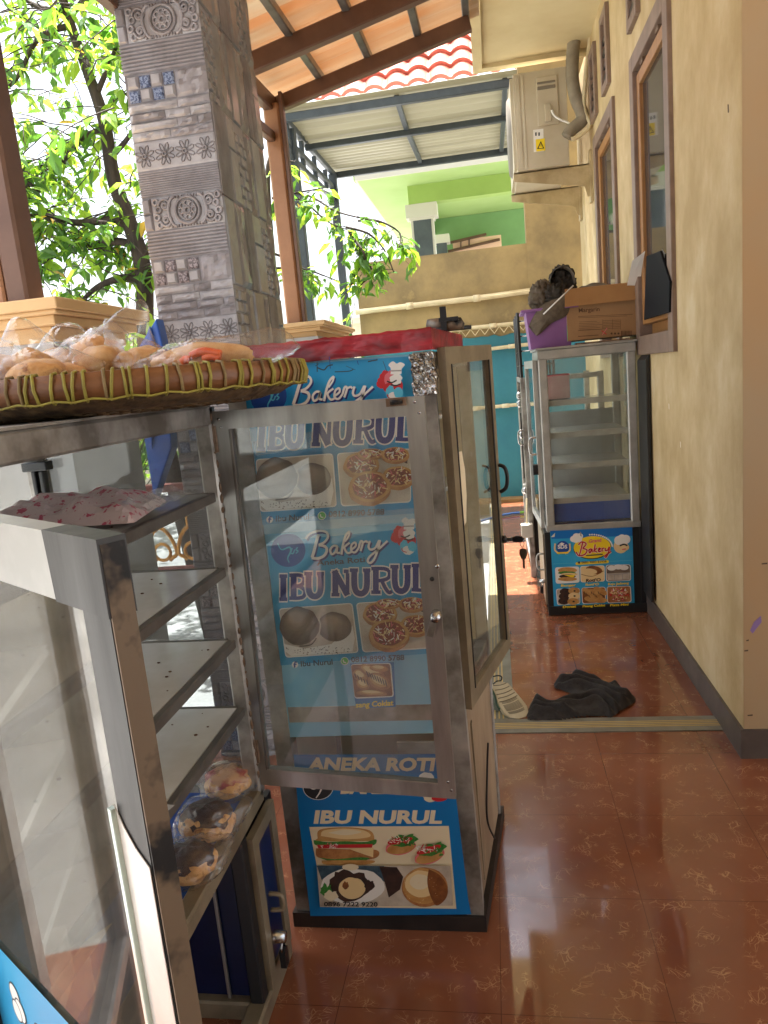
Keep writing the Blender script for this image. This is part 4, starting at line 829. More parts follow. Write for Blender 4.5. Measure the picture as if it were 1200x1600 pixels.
b = MB(); b.prism([dp(Wd-.040, zb_+.04, -.0086), dp(Wd-.040, 1.245, -.0086), dp(Wd-.030, 1.232, -.0086), dp(Wd-.018, 1.222, -.0086), dp(Wd-.003, 1.215, -.0086), dp(Wd-.003, zb_+.04, -.0086)], -DN*.0006, film)
b.bar(dp(Wd-.041, zb_+.04, -.0105), dp(Wd-.041, 1.243, -.0105), .005, .004, mat('glass edge', srgb(206, 226, 216), .15, 0, spec=.8), side=DD)
b.build('peeling_film', d2)
P = Print(lambda x, y, h: dp(x, y, -.003-h)); P.base = 0
P.poly([(.036, zb_+.04), (Wd-.05, zb_+.04), (Wd-.05, .965), (.036, .915)], p_blue)
for (x, y, r, mt) in ((.185, .86, .016, p_white), (.20, .85, .016, p_white), (.172, .846, .014, p_white), (.188, .832, .015, p_cream), (.12, .875, .014, p_white), (.13, .862, .013, p_white), (.118, .855, .012, p_white)):
    P.disc(x, y, r*1.15, r*1.15, p_black); P.disc(x, y, r, r, mt)
P.poly([(.17, .83), (.205, .825), (.207, .81), (.172, .813)], p_white)
P.text('Bakery', (.1, .74), (.38, .75), .07, p_white, .01, .2)
P.build('poster', d2)
# things seen through the near door
kp = mat('crumpled grey plastic', srgb(166, 166, 160), .4, 0, srgb(140, 140, 136), 6, bump=.5, bscale=14)
b = MB(); b.grid(lambda u, v: Vector((-.80-.05*v+.17*u*(.35+.65*(1-v)) + .012*noise.noise(Vector((u*5, v*5, 1))), .86+.28*u+.03*noise.noise(Vector((u*6, v*7, 4))), .762+.15*v+.012*noise.noise(Vector((u*6, v*5, 9)))*(v > 0))), 16, 16, kp)
o = tag(b.build('grey_plastic_sheet'), 'crumpled grey plastic sheet standing on a shelf inside the left cabinet', 'plastic sheet')
b = MB(); bxw = mat('white card box', srgb(222, 214, 196), .6, 0, srgb(206, 196, 176), 6)
b.hexa([(-1.02, .70, .514), (-.74, .70, .514), (-.74, .98, .514), (-1.02, .98, .514), (-1.02, .70, .61), (-.74, .70, .61), (-.74, .98, .61), (-1.02, .98, .61)], bxw)
b.prism([(-.74, .70, .61), (-.74, .98, .61), (-.68, .97, .655), (-.68, .71, .655)], (0, 0, .002), bxw); tag(b.build('bread_box', bevel=.003), 'open white card box at the bottom of the left cabinet', 'box')

# bread in film
crust = mat('golden bread crust', srgb(186, 126, 68), .5, 0, srgb(212, 164, 104), 34, 6, col3=srgb(136, 82, 40), lo=.3, hi=.55, bump=.3, bscale=70)
crustd = mat('dark baked crust', srgb(150, 88, 46), .5, 0, srgb(92, 48, 26), 12, bump=.3, bscale=40)
crustp = mat('pale bun crust', srgb(210, 168, 114), .5, 0, srgb(180, 124, 70), 30, 6, lo=.4, hi=.7, bump=.3, bscale=70)
chocm = mat('chocolate topping', srgb(58, 36, 28), .35, 0, srgb(84, 56, 42), 18, bump=.4, bscale=40)
saucem = mat('orange sauce', srgb(232, 110, 40), .35, 0, srgb(214, 84, 26), 20)
def baghull(b, c, r, mt, seed, peak=None):
    """crinkled film bag: a faceted ball pulled out to a peak or corner tips"""
    c = Vector(c); nu, nv = 54, 32; vs = []
    for j in range(nv+1):
        th = math.pi*j/nv
        for i in range(nu):
            ph = 2*math.pi*i/nu; d = Vector((math.sin(th)*math.cos(ph), math.sin(th)*math.sin(ph), math.cos(th)))
            k = 1 + .16*noise.noise(d*2.3+Vector((seed*3.7, seed, 0))) + .16*abs(noise.noise(d*4.5+Vector((seed, seed*5.1, 2)))) + .07*abs(noise.noise(d*11+Vector((seed, seed*2.1, 5)))) - .06
            q = Vector((d.x*r[0], d.y*r[1], d.z*r[2]))*k
            if peak:
                for pk, wid in peak:
                    pd = Vector(pk); t = max(0, d.dot(pd.normalized())); q += pd*(t**wid)
            q.z = max(q.z, -r[2]*.8); vs.append(c+q)
    b.add(vs, [(j*nu+i, j*nu+(i+1) % nu, (j+1)*nu+(i+1) % nu, (j+1)*nu+i) for j in range(nv) for i in range(nu)], mt, True)
def bread(label, buns, bag, group, extra=None):
    c0 = Vector(buns[0][0]); t = thing('wrapped_bread', label, 'bread', (c0.x, c0.y, c0.z-.03), group)
    for k, (c, r, mt) in enumerate(buns):
        b = MB(); b.blob(c, r, mt, .22, 1.7, 24, 14, seed=sum(c)*9+k); b.build('bun', t)
    if extra: extra(t)
    if bag:
        b = MB(); baghull(b, *bag); b.build('wrapper', t)
# bamboo tray
TC = Vector((-.715, 1.355, 0)); TR = .352; tz = 1.5105
bam = mat('brown bamboo rim', srgb(140, 94, 58), .45, 0, srgb(110, 70, 40), 10, stretch=(1, 1, 3), bump=.15)
weave = mat('dark bamboo weave', srgb(112, 90, 60), .7, 0, srgb(70, 54, 36), 45, 2, bump=.6, bscale=60)
yl = mat('yellow raffia', srgb(164, 154, 66), .55, 0, srgb(140, 128, 52), 40); yl2 = mat('faded raffia', srgb(150, 128, 84), .6, 0, srgb(124, 104, 66), 40)
tr_ = thing('bamboo_tray', 'round woven bamboo tray bound with yellow raffia on top of the left cabinet', 'tray', (TC.x, TC.y, 1.484))
b = MB(); b.lathe([(TR-.016, .0), (TR, -.001), (TR+.006, .02), (TR, .040), (TR-.014, .041), (TR-.018, .02), (TR-.016, .0)], TC+Vector((0, 0, tz)), bam, 96); b.build('rim', tr_)
b = MB(); b.lathe([(0, -.0255), (TR*.6, -.0255), (TR*.85, -.019), (TR-.008, .004), (TR-.012, .012), (TR*.85, -.012), (TR*.6, -.019), (0, -.019)], TC+Vector((0, 0, tz)), weave, 72)
for k in range(44):
    a = k/44*6.283; a2 = a+.6
    b.tube([TC+Vector((math.cos(a+(a2-a)*t)*(TR*.62+(TR*.36)*t), math.sin(a+(a2-a)*t)*(TR*.62+TR*.36*t), tz-.0262+.030*t**1.8)) for t in (0, .33, .66, 1)], .0035, weave, 5)
    a2 = a-.6; b.tube([TC+Vector((math.cos(a+(a2-a)*t)*(TR*.62+(TR*.36)*t), math.sin(a+(a2-a)*t)*(TR*.62+TR*.36*t), tz-.0265+.030*t**1.8)) for t in (0, .33, .66, 1)], .0035, weave, 5)
b.build('woven_base', tr_)
b = MB(); k = 0; a = 0
while a < 6.28:
    for dbl in range(Rn.choice((1, 1, 2))):
        aa = a+dbl*.018; tl_ = Rn.uniform(-.015, .03)
        pr = [(TR-.019, .005), (TR-.004, -.003), (TR+.0035, .0), (TR+.0085, .02), (TR+.003, .0415), (TR-.012, .0435), (TR-.021, .03)]
        b.tube([TC+Vector((math.cos(aa+tl_*h*20)*r, math.sin(aa+tl_*h*20)*r, tz+h)) for r, h in pr], .0026, yl if Rn.random() < .72 else yl2, 5)
    a += Rn.uniform(.055, .085)
b.tube([TC+Vector((math.cos(t)*(TR+.004), math.sin(t)*(TR+.004), tz-.001+.002*math.sin(t*40))) for t in [i*6.2832/160 for i in range(161)]], .0020, yl, 5, cap=False)
b.build('raffia_binding', tr_)
def tp_(px, py, Y): p = aty(px, py, Y); return p
G = 'wrapped breads on the bamboo tray'
zB = tz-.006
def tb(label, items, bag, seed, peak, extra=None):
    """items: photo pixel of each bun's centre, its depth Y, its radii; bag: pixel centre, Y, radii"""
    buns = [(tuple(aty(px, py, Y)), r, mt) for px, py, Y, r, mt in items]; bc = aty(bag[0], bag[1], bag[2])
    bread(label, buns, (tuple(bc), bag[3], plastic, seed, peak), G, extra)
tb('flat golden bun in a clear bag at the left of the tray', [(62, 588, 1.16, (.052, .05, .030), crust), (50, 570, 1.22, (.032, .04, .028), crustp), (104, 586, 1.2, (.045, .045, .022), crust)], (62, 580, 1.19, (.078, .075, .045)), 1.3, [((-.01, 0, .05), 7), ((.05, 0, .0), 9), ((-.05, 0, -.01), 9)])
tb('pair of golden rolls in a tall peaked clear bag at the middle of the tray', [(149, 548, 1.3, (.045, .04, .030), crust), (160, 568, 1.24, (.048, .045, .034), crustp)], (156, 562, 1.27, (.070, .065, .05)), 2.1, [((.05, 0, .055), 7), ((-.05, 0, .01), 9), ((.06, 0, -.01), 9)])
tb('small orange brown roll in a clear bag right of the peaked bag', [(229, 562, 1.26, (.038, .035, .026), crust), (204, 568, 1.25, (.026, .03, .024), crustp)], (218, 564, 1.25, (.052, .05, .036)), 3.7, [((-.025, 0, .045), 9), ((.06, 0, -.01), 8)])
def sauce_on(t):
    for px in ([(298, 556), (318, 549), (345, 553)], [(318, 561), (330, 557), (344, 560)], [(284, 566), (290, 562), (297, 563)]):
        b = MB(); b.tube(spline([aty(x, y, 1.19) for x, y in px]), .007, saucem, 7); b.build('topping', t)
tb('long bun striped with orange sauce in a clear bag at the right of the tray', [(320, 562, 1.24, (.088, .05, .030), crustp), (268, 570, 1.22, (.035, .035, .022), crustp), (362, 566, 1.25, (.03, .03, .02), crust)], (318, 562, 1.23, (.105, .07, .036)), 4.9, [((.06, 0, .0), 7), ((-.06, 0, -.015), 7), ((.03, 0, .02), 9)], sauce_on)
tb('pale bun in a clear bag at the edge of the photo left on the tray', [(4, 582, 1.2, (.04, .05, .03), crustp)], (4, 580, 1.2, (.055, .06, .04)), 5.5, [((0, 0, .02), 7)])
tb('flat bun at the back of the tray behind the peaked bag', [(110, 566, 1.42, (.06, .06, .032), crust)], (110, 562, 1.42, (.078, .07, .045)), 6.2, [((0, 0, .03), 7)])

# breads in the bottom of the left cabinet
G2 = 'wrapped breads at the bottom of the left cabinet'
def lb(label, px, py, r, mt, seed, top=None, bagm=plastic):
    p = atz(px, py, .515+r[2]); 
    def ex(t):
        if top: b = MB(); b.blob(p+Vector((0, 0, r[2]*.35)), (r[0]*.93, r[1]*.93, r[2]*.75), top, .25, 3, 22, 12, seed); b.build('topping', t)
    bread(label, [(tuple(p), r, mt)], (tuple(p), (r[0]*1.22, r[1]*1.22, r[2]*1.25), bagm, seed, [((r[0]*.5, r[1]*.4, r[2]*.3), 7), ((-r[0]*.4, r[1]*.5, 0), 7)]), G2, ex)
pinkt = mat('pink glaze topping', srgb(196, 150, 110), .4, 0, srgb(166, 70, 64), 22, 3, lo=.45, hi=.55)
lb('pink topped bun in clear film at the far end of the cabinet bottom', 356, 1222, (.058, .055, .034), crust, 1.1, pinkt)
lb('round bun with chocolate crust in clear film, middle of the cabinet bottom', 324, 1285, (.062, .058, .04), crust, 2.2, chocm)
lb('dark chocolate bread in clear film, nearest of those in the cabinet bottom', 298, 1348, (.055, .05, .036), crust, 3.3, chocm)
# bag with red print on the top shelf
b = MB(); redp = mat('white film with red print', srgb(206, 184, 182), .3, 0, srgb(184, 72, 96), 62, 2, lo=.57, hi=.62, spec=.6, bump=.2)
ctr = Vector((-.83, 1.30, 1.286)); nu, nv = 26, 16
def pk(u, v):
    x = ctr.x-.16+.32*u; y = ctr.y-.12+.24*v; e = min(u, 1-u, v, 1-v); h = min(e*5, 1)
    return Vector((x + .25*(v-.5)*-.2, y, ctr.z + .040*h**.6 + .018*noise.noise(Vector((u*7, v*6, 2)))*h + .004))
b.grid(pk, nu, nv, redp, False); b.build_ = 1
t = thing('printed_packet', 'white plastic packet with red print on the top shelf of the left cabinet', 'packet', (ctr.x, ctr.y, 1.282)); b.build('packet', t)
b = MB(); b.grid(lambda u, v: Vector((ctr.x+.155+.05*u, ctr.y+.10-.2*v, ctr.z+.04-.02*u+.012*noise.noise(Vector((u*4, v*9, 5))))), 6, 12, plastic2, False); b.build('loose_end', t)
# black clamp at the back of the top shelf
b = MB(); p = aty(62, 735, 1.585); b.box((p.x-.03, 1.56, p.z), (p.x+.035, 1.59, p.z+.022), blackp); b.box((p.x-.012, 1.565, p.z-.06), (p.x+.0, 1.585, p.z), blackp); b.box((p.x+.008, 1.565, p.z-.06), (p.x+.02, 1.585, p.z), blackp)
tag(b.build('hose_clamp', bevel=.003), 'small black clamp fixed inside the rear frame above the printed packet', 'clamp')

# ---- middle cabinet (bakery posters)
MY = 1.745
cm = thing('display_cabinet', 'tall bakery cabinet covered in blue posters with a red taped top', 'display cabinet', (-.38, 1.97, 0), 'glass bread cabinets')
BL, BR, TRc, TLc = aty(466, 1430, MY), aty(757, 1436, MY), aty(675, 556, MY), aty(352, 590, MY)
zt_m = 1.555; TRc.z = TLc.z = zt_m; BL.z = BR.z = .03
def fx(u, z): t = (z-.03)/(zt_m-.03); return (BL.lerp(TLc, t)).lerp(BR.lerp(TRc, t), u)
RB = [Vector((-.60, 2.20, 0)), Vector((-.085, 2.22, 0))]
pw = .047
foil = mat('crumpled silver tape', srgb(196, 194, 190), .22, .9, srgb(150, 146, 140), 12, bump=.8, bscale=26)
b = MB()
def post(u0, u1, y0, y1, mt, z0=.03, z1=zt_m): 
    a, e, c_, d_ = fx(u0, z0), fx(u1, z0), fx(u1, z1), fx(u0, z1); dv = Vector((0, y1-y0, 0)); o_ = Vector((0, y0, 0))
    b.hexa([a+o_, e+o_, e+o_+dv, a+o_+dv, d_+o_, c_+o_, c_+o_+dv, d_+o_+dv], mt)
post(0, pw/.53, -.006, .045, alu_w); post(1-pw/.53, 1, -.006, .045, alu_w)
for q in RB: b.bar(q+Vector((0, 0, .03)), q+Vector((0, 0, zt_m)), .04, .04, alu_w, side=(1, 0, 0))
b.bar(fx(0, .64)+Vector((.05, .012, 0)), fx(1, .64)+Vector((-.05, .012, 0)), .03, .05, alu_w, side=(0, 1, 0))
for z in (.64, zt_m-.02): 
    b.bar(fx(1, z)+Vector((-.02, .03, 0)), RB[1]+Vector((0, 0, z)), .035, .04, alu_w); b.bar(fx(0, z)+Vector((.02, .03, 0)), RB[0]+Vector((0, 0, z)), .035, .04, alu_w); b.bar(RB[0]+Vector((0, 0, z)), RB[1]+Vector((0, 0, z)), .035, .04, alu_w)
p0, p1 = aty(622, 1170, MY), aty(684, 1170, MY); b.box((p0.x, MY-.012, p0.z-.02), (p1.x, MY-.005, p0.z+.024), alu_w)
b.build('frame', cm)
b = MB()
b.hexa([fx(-.02, .03)+Vector((0, -.015, -.03)), fx(1.01, .03)+Vector((0, -.015, -.03)), RB[1]+Vector((.03, .03, 0)), RB[0]+Vector((-.03, .03, 0)), fx(-.02, .03)+Vector((0, -.015, .015)), fx(1.01, .03)+Vector((0, -.015, .015)), RB[1]+Vector((.03, .03, .045)), RB[0]+Vector((-.03, .03, .045))], mat('dark base iron', srgb(58, 50, 46), .6, .3, srgb(40, 34, 32), 8)); b.build('base', cm)
b = MB(); a, e = fx(0, .07), fx(1, .07); b.bar(a+Vector((.04, -.004, 0)), e+Vector((-.04, -.004, 0)), .012, .03, alu_w, side=(0, 1, 0)); b.build('bottom_rail', cm)
red = mat('glossy red tape', srgb(186, 40, 56), .3, 0, srgb(96, 22, 32), 16, bump=.5, bscale=16, spec=.6, stretch=(.4, 1, 1.5), col3=srgb(214, 60, 78))
b = MB(); nu = 90
def rt(u, v):  # front face and top of the wrapped band
    A_ = Vector((TLc.x-.01, MY-.016, 0)); B_ = Vector((TRc.x+.004, MY-.016, 0)); p = A_.lerp(B_, u); w_ = .0025*noise.noise(Vector((u*11, v*5, 7)))+.003*abs(noise.noise(Vector((u*24, v*9, 2))))
    if v < .5: return Vector((p.x, p.y+w_, 1.557+.05*v*2))
    q = RB[0].lerp(RB[1], u); t = (v-.5)*2; return Vector((p.x+(q.x-p.x)*t, p.y+(2.22-p.y)*t, 1.607+w_*(1-t)))
b.grid(rt, nu, 14, red); b.grid(lambda u, v: (lambda p: Vector((TRc.x+.004+(RB[1].x+.0-TRc.x)*u*1.0, MY-.016+(2.22-MY+.016)*u, 1.557+.05*v)))(0), 8, 3, red)
b.grid(lambda u, v: Vector((TLc.x-.01+(RB[0].x-TLc.x+.01)*u, MY-.016+(2.22-MY+.016)*u, 1.557+.05*v)), 8, 3, red)
b.build('red_top', cm)
b = MB()
def foilf(u, v):
    p = fx(1, 1.552-.098*v)+Vector((-.052+.056*u, -.010, 0)); e = min(u, 1-u, v, 1-v)*6
    return p+Vector((.006*noise.noise(Vector((u*5, v*6, 2))), -.010*abs(noise.noise(Vector((u*6, v*9, 1))))-.006*abs(noise.noise(Vector((u*13, v*18, 4)))), .006*noise.noise(Vector((u*4, v*7, 8)))))
b.grid(foilf, 16, 24, foil, False); b.grid(lambda u, v: foilf(1, v)+Vector((.006*abs(noise.noise(Vector((u*6, v*11, 3))))*(u > 0), .05*u, 0)), 8, 20, foil, False)
b.build('crumpled_foil', cm)
b = MB(); pa = mat('cream inner panel', srgb(226, 212, 178), .5, 0, srgb(206, 190, 152), 4)
b.hexa([RB[0]+Vector((.02, -.01, .05)), RB[1]+Vector((-.02, -.01, .05)), RB[1]+Vector((-.02, -.004, .05)), RB[0]+Vector((.02, -.004, .05)), RB[0]+Vector((.02, -.01, zt_m-.03)), RB[1]+Vector((-.02, -.01, zt_m-.03)), RB[1]+Vector((-.02, -.004, zt_m-.03)), RB[0]+Vector((.02, -.004, zt_m-.03))], pa)
b.hexa([fx(.02, .05)+Vector((0, .05, 0)), fx(.03, .05)+Vector((0, .05, 0)), RB[0]+Vector((.006, -.02, .05)), RB[0]+Vector((0, -.02, .05)), fx(.02, 1.5)+Vector((0, .05, 0)), fx(.03, 1.5)+Vector((0, .05, 0)), RB[0]+Vector((.006, -.02, 1.5)), RB[0]+Vector((0, -.02, 1.5))], pa); b.build('inner_panel', cm)
for z in (.70, .95, 1.18, 1.38):
    b = MB(); b.hexa([fx(.05, z)+Vector((0, .06, 0)), fx(.93, z)+Vector((0, .06, 0)), RB[1]+Vector((-.03, -.03, z)), RB[0]+Vector((.03, -.03, z)), fx(.05, z)+Vector((0, .06, .012)), fx(.93, z)+Vector((0, .06, .012)), RB[1]+Vector((-.03, -.03, z+.012)), RB[0]+Vector((.03, -.03, z+.012))], shelf_m); b.build('shelf', cm)
# dirty lower side
tan = mat('dirty tan side panel', srgb(176, 154, 126), .6, 0, srgb(132, 110, 88), 5, 8, stretch=(1, 1, .3), bump=.2, col3=srgb(180, 152, 116))
b = MB(); b.hexa([fx(.985, .05)+Vector((0, .05, 0)), fx(.995, .05)+Vector((0, .05, 0)), RB[1]+Vector((.012, -.02, .05)), RB[1]+Vector((.002, -.02, .05)), fx(.985, .62)+Vector((0, .05, 0)), fx(.995, .62)+Vector((0, .05, 0)), RB[1]+Vector((.012, -.02, .62)), RB[1]+Vector((.002, -.02, .62))], tan)
b.bar(fx(1, .08)+Vector((.002, .1, 0)), fx(1, .56)+Vector((.005, .1, 0)), .02, .006, alu_d, side=(0, 1, 0)); b.build('lower_side_panel', cm)
b = MB(); 
P_ = [fx(1, .5)+Vector((.03, .22, 0)), fx(1, .42)+Vector((.04, .24, 0)), fx(1, .33)+Vector((.03, .23, 0)), fx(1, .2)+Vector((.02, .2, 0)), fx(1, .12)+Vector((.035, .22, 0))]; b.tube(spline(P_[1:]), .003, blackp, 6); b.build('cable', cm)
# side door
hp = fx(1, 1.0)+Vector((.012, .03, 0)); e0 = atp(762, 534, hp, (math.cos(.25), -math.sin(.25), 0)); sd = Vector((e0.x-hp.x, e0.y-hp.y, 0)); SW = sd.length; sd = sd/SW; sn = Vector((sd.y, -sd.x, 0))
def sp_(a, z, h=0): return Vector((hp.x, hp.y, 0)) + sd*a + Vector((0, 0, z)) + sn*h
b = MB(); inn = frame_quad(b, [sp_(0, 1.562), sp_(SW, 1.57), sp_(SW, .63), sp_(0, .63)], .042, .02, sn, alu_d)
b.bar(inn[1]+sn*.011, inn[2]+sn*.011, .008, .004, blackp, side=sd); b.bar(inn[0]+sn*.011, inn[3]+sn*.011, .004, .003, blackp, side=sd)
d3 = b.build('glass_door', cm, label='narrow tan framed glass side door, ajar with keys in its lock')
b = MB(); b.prism([p-sn*.002 for p in inn], sn*.004, pane_d); b.build('pane', d3)
b = MB(); pts = spline([sp_(SW-.012, 1.215, .012), sp_(SW-.012, 1.205, .03), sp_(SW-.012, 1.175, .036), sp_(SW-.012, 1.145, .03), sp_(SW-.012, 1.132, .012)]); b.tube(pts, .006, blackp, 8); b.tube([p-sn*.05 for p in pts], .004, blackp, 6); b.build('handle', d3)
b = MB(); kx = sp_(SW-.015, .985, .01); b.lathe([(.0, .0), (.012, 0), (.012, .012), (0, .013)], kx, blackp, 12, 'x'); b.tube([kx, kx+sn*.03], .005, blackp, 8); b.build('lock', d3)
b = MB(); kk = kx+sn*.03; b.prism([kk+sn*x+Vector((0, 0, z)) for x, z in ((0, .006), (.012, .010), (.03, .009), (.036, 0), (.03, -.009), (.012, -.010), (0, -.006))], sd*.004, blackp)
b.tube([kk+sn*.03+Vector((0, .002, -.012+.014*math.cos(t)))+sn*.006*math.sin(t) for t in [i*.5 for i in range(14)]], .0013, steel, 5)
k2 = kk+sn*.031+Vector((0, 0, -.028)); b.prism([k2+sn*x+Vector((0, 0, z)) for x, z in ((-.010, -.004), (-.012, -.018), (-.006, -.034), (-.003, -.034), (-.003, -.062), (.003, -.066), (.004, -.034), (.008, -.032), (.013, -.018), (.010, -.004), (0, 0))], sd*.003, mat('dull key', srgb(96, 84, 74), .4, .6)); b.build('key_ring', d3)
b = MB(); b.prism([sp_(.05+x, z, .003) for x, z in ((0, 1.30), (.045, 1.30), (.062, 1.25), (.06, 1.18), (.04, 1.115), (.0, 1.10))], sn*.001, p_cream); b.build('torn_sticker', d3)
# posters on the front
def front(x, y, h): p = aty(x, y, MY-.002-h); return p
P = Print(front)
P.poly([(372, 572), (648, 553), (664, 700), (676, 830), (686, 1030), (692, 1145), (450, 1152), (440, 1040), (416, 855), (388, 655)], p_blue2)
P.poly([(374, 575), (651, 556), (655, 610), (660, 660), (388, 690)], p_blue)
P.poly([(390, 655), (662, 636), (675, 800), (410, 820)], p_blue3 if False else p_blue)
P.poly([(417, 848), (676, 822), (684, 1020), (436, 1040)], p_blue)
tone = [mat('print bread tone %d' % k, srgb(96+k*11, 82+k*10, 70+k*9), .5, 0, srgb(88+k*11, 74+k*10, 62+k*9), 60) for k in range(7)]
def poster_half(A):
    P.A = A; z3 = lambda X, Y: (400+X*.24167, 820+Y*.24167); S3 = lambda L_: [z3(*q) for q in L_]
    P.disc(*z3(208, 165), 27, 26, p_roundel); P.stroke(S3([(140, 120), (165, 160), (215, 145), (225, 170), (205, 215), (215, 245)]), 2.6, p_cyan, taper=True); P.stroke(S3([(235, 150), (225, 180), (240, 185), (250, 160)]), 1.8, p_cyan); P.stroke(S3([(270, 145), (258, 160), (272, 170), (258, 185)]), 1.8, p_cyan)
    for dx, dy, mt in ((2.2, 2.6, p_navy), (0, 0, p_white)):
        D = lambda L_: [(x+dx, y+dy) for x, y in S3(L_)]
        for st, w in (([(405, 62), (390, 110), (375, 170), (362, 212)], 4.6), ([(322, 92), (345, 60), (400, 40), (450, 45), (466, 75), (442, 112), (405, 130)], 3.6), ([(405, 130), (446, 140), (458, 165), (440, 200), (400, 217), (360, 214)], 4.2),
                      ([(526, 138), (500, 136), (480, 162), (490, 190), (512, 176), (526, 140), (522, 176), (542, 182)], 3.4), ([(606, 42), (580, 70), (562, 130), (552, 192)], 3.6), ([(606, 42), (600, 70), (575, 110)], 2.6), ([(606, 116), (572, 146), (592, 182), (618, 174)], 3.2),
                      ([(618, 160), (645, 136), (640, 114), (618, 130), (616, 168), (640, 178), (664, 150)], 3.2), ([(664, 150), (676, 108), (690, 116), (676, 170)], 3.4), ([(690, 116), (712, 106), (722, 116)], 3.0), ([(736, 104), (728, 142), (742, 160), (772, 148), (796, 100)], 3.4), ([(802, 98), (788, 160), (764, 222), (738, 247), (722, 232), (740, 200), (790, 160), (850, 104)], 3.4)): P.stroke(D(st), w, mt)
    # chef emblem: hat, round red bow shapes, sleeve
    for x, y, rx, ry, mt in ((905, 80, 8, 9, p_red), (925, 45, 9, 9, p_red), (960, 60, 10, 12, p_pink), (1010, 100, 6, 10, p_red), (955, 110, 10, 7, p_red), (990, 60, 9, 8, p_white), (960, 140, 7, 10, p_cyan), (985, 165, 9, 7, p_white), (1010, 140, 7, 8, p_cyan)): P.disc(*z3(x, y), rx, ry, mt, wob=.2, seed=x)
    P.stroke(S3([(935, 72), (965, 80), (995, 66)]), 2, p_black); P.stroke(S3([(960, 92), (990, 98), (1020, 88)]), 2, p_black); P.stroke(S3([(940, 150), (950, 170), (975, 178)]), 1.4, p_red)
    P.poly(S3([(955, 30), (1018, 30), (1022, -2), (1040, -28), (1012, -42), (990, -34), (965, -48), (940, -26), (955, -4)]), p_white, 1); P.stroke(S3([(955, 10), (1020, 8)]), 2, p_lgrey)
    P.text('Aneka Roti', z3(393, 264), z3(705, 240), 8.5, p_grey, .02)
    bxs = [('I', 145, 208, 325, 488), ('B', 216, 325, 318, 482), ('U', 312, 440, 308, 470), ('N', 488, 612, 292, 460), ('U', 606, 740, 285, 452), ('R', 745, 880, 275, 444), ('U', 868, 1002, 262, 436), ('L', 1006, 1100, 254, 428)]
    slab_word(P, [(c_, *z3(x0, 0)[:1], *z3(x1, 0)[:1], z3(0, a)[1], z3(0, e)[1]) for c_, x0, x1, a, e in bxs], p_navy, p_white, 9.2)
    z4 = lambda X, Y: (420+X*.23333, 920+Y*.23333); S4 = lambda L_: [z4(*q) for q in L_]
    P.rrect(S4([(66, 132), (560, 94), (602, 428), (112, 462)]), 6, p_white); P.rrect(S4([(72, 138), (554, 101), (595, 422), (118, 454)]), 5, p_table)
    P.poly(S4([(105, 370), (240, 400), (420, 370), (560, 250), (575, 330), (560, 420), (150, 450), (112, 420)]), p_white); P.specks(*z4(330, 410), 54, 7, 60, [p_lgrey, p_grey, p_taupe], (.6, 1.6), (1, 3), 4)
    for k in range(7): P.disc(*z4(205-k*4, 250-k*9), 31-k*3.2, 30-k*3.6, tone[k], wob=.06, rot=.1); P.disc(*z4(440-k*3, 255-k*7), 27-k*2.8, 23-k*2.8, tone[k], wob=.05, rot=.1)
    P.stroke(S4([(330, 190), (345, 240), (335, 310)]), 2, p_table); P.stroke(S4([(205, 385), (280, 375), (320, 330)]), 2, p_choc)
    P.rrect(S4([(584, 94), (1060, 64), (1075, 400), (628, 426)]), 6, p_white); P.rrect(S4([(590, 100), (1050, 71), (1070, 394), (634, 419)]), 5, p_table)
    P.poly(S4([(640, 100), (860, 90), (1040, 160), (1040, 120), (890, 80)]), p_choc)
    for x, y, rx, ry, sd_ in ((745, 165, 27, 19, 1), (800, 100, 20, 8, 4), (960, 105, 21, 12, 5), (985, 245, 25, 17, 2), (805, 305, 32, 25, 3)):
        P.disc(*z4(x, y+ry*.5), rx, ry, p_crust, wob=.05, seed=sd_); P.disc(*z4(x, y-4), rx*.97, ry*.9, p_bun, wob=.06, seed=sd_); P.disc(*z4(x, y-4), rx*.8, ry*.74, p_sauce, wob=.1, seed=sd_)
        P.specks(*z4(x, y-4), rx*.74, ry*.68, int(rx*2.2), [p_cheese, p_cheese, p_white, p_sauce, p_pink], (.8, 1.8), (3, 9), int(sd_))
    P.disc(*z4(175, 508), 5, 5, p_white); P.stroke(S4([(188, 492), (176, 490), (173, 502), (173, 528)]), 2.4, p_roundel, False); P.stroke(S4([(165, 506), (186, 505)]), 2.0, p_roundel, False); P.text('Ibu Nurul', z4(215, 520), z4(428, 506), 8.5, p_grey, .02)
    P.disc(*z4(508, 484), 6.2, 6.2, p_white); P.disc(*z4(508, 484), 5.2, 5.2, p_wa); P.stroke(S4([(498, 474), (502, 490), (518, 496)]), 1.8, p_white); P.text('0812 8990 5788', z4(552, 492), z4(908, 476), 8.5, p_grey, .025)
    P.A = None
poster_half(None)
poster_half(lambda x, y: (470+(x-497)*1.045-.053*(y-834), 592+(y-834)*1.075))
z4 = lambda X, Y: (420+X*.23333, 920+Y*.23333); S4 = lambda L_: [z4(*q) for q in L_]
P.poly(S4([(545, 500), (838, 490), (850, 790), (585, 800), (575, 735)]), p_blue3)
P.rrect(S4([(548, 505), (818, 496), (838, 724), (575, 736)]), 5, p_white); P.rrect(S4([(550, 509), (810, 501), (830, 718), (577, 728)]), 4, p_bund)
for (x, y, rx, ry, rt_) in ((612, 580, 12, 9, .5), (690, 556, 22, 9, .42), (738, 534, 15, 5, .1), (740, 620, 19, 12, .45), (630, 640, 11, 8, .5), (690, 700, 24, 4.5, .05)):
    for k in range(3): P.disc(*z4(x-k*2, y-k*5), rx*(1-.2*k), ry*(1-.25*k), (p_crust, p_bun, p_cheese)[k], rot=rt_, wob=.08, seed=x)
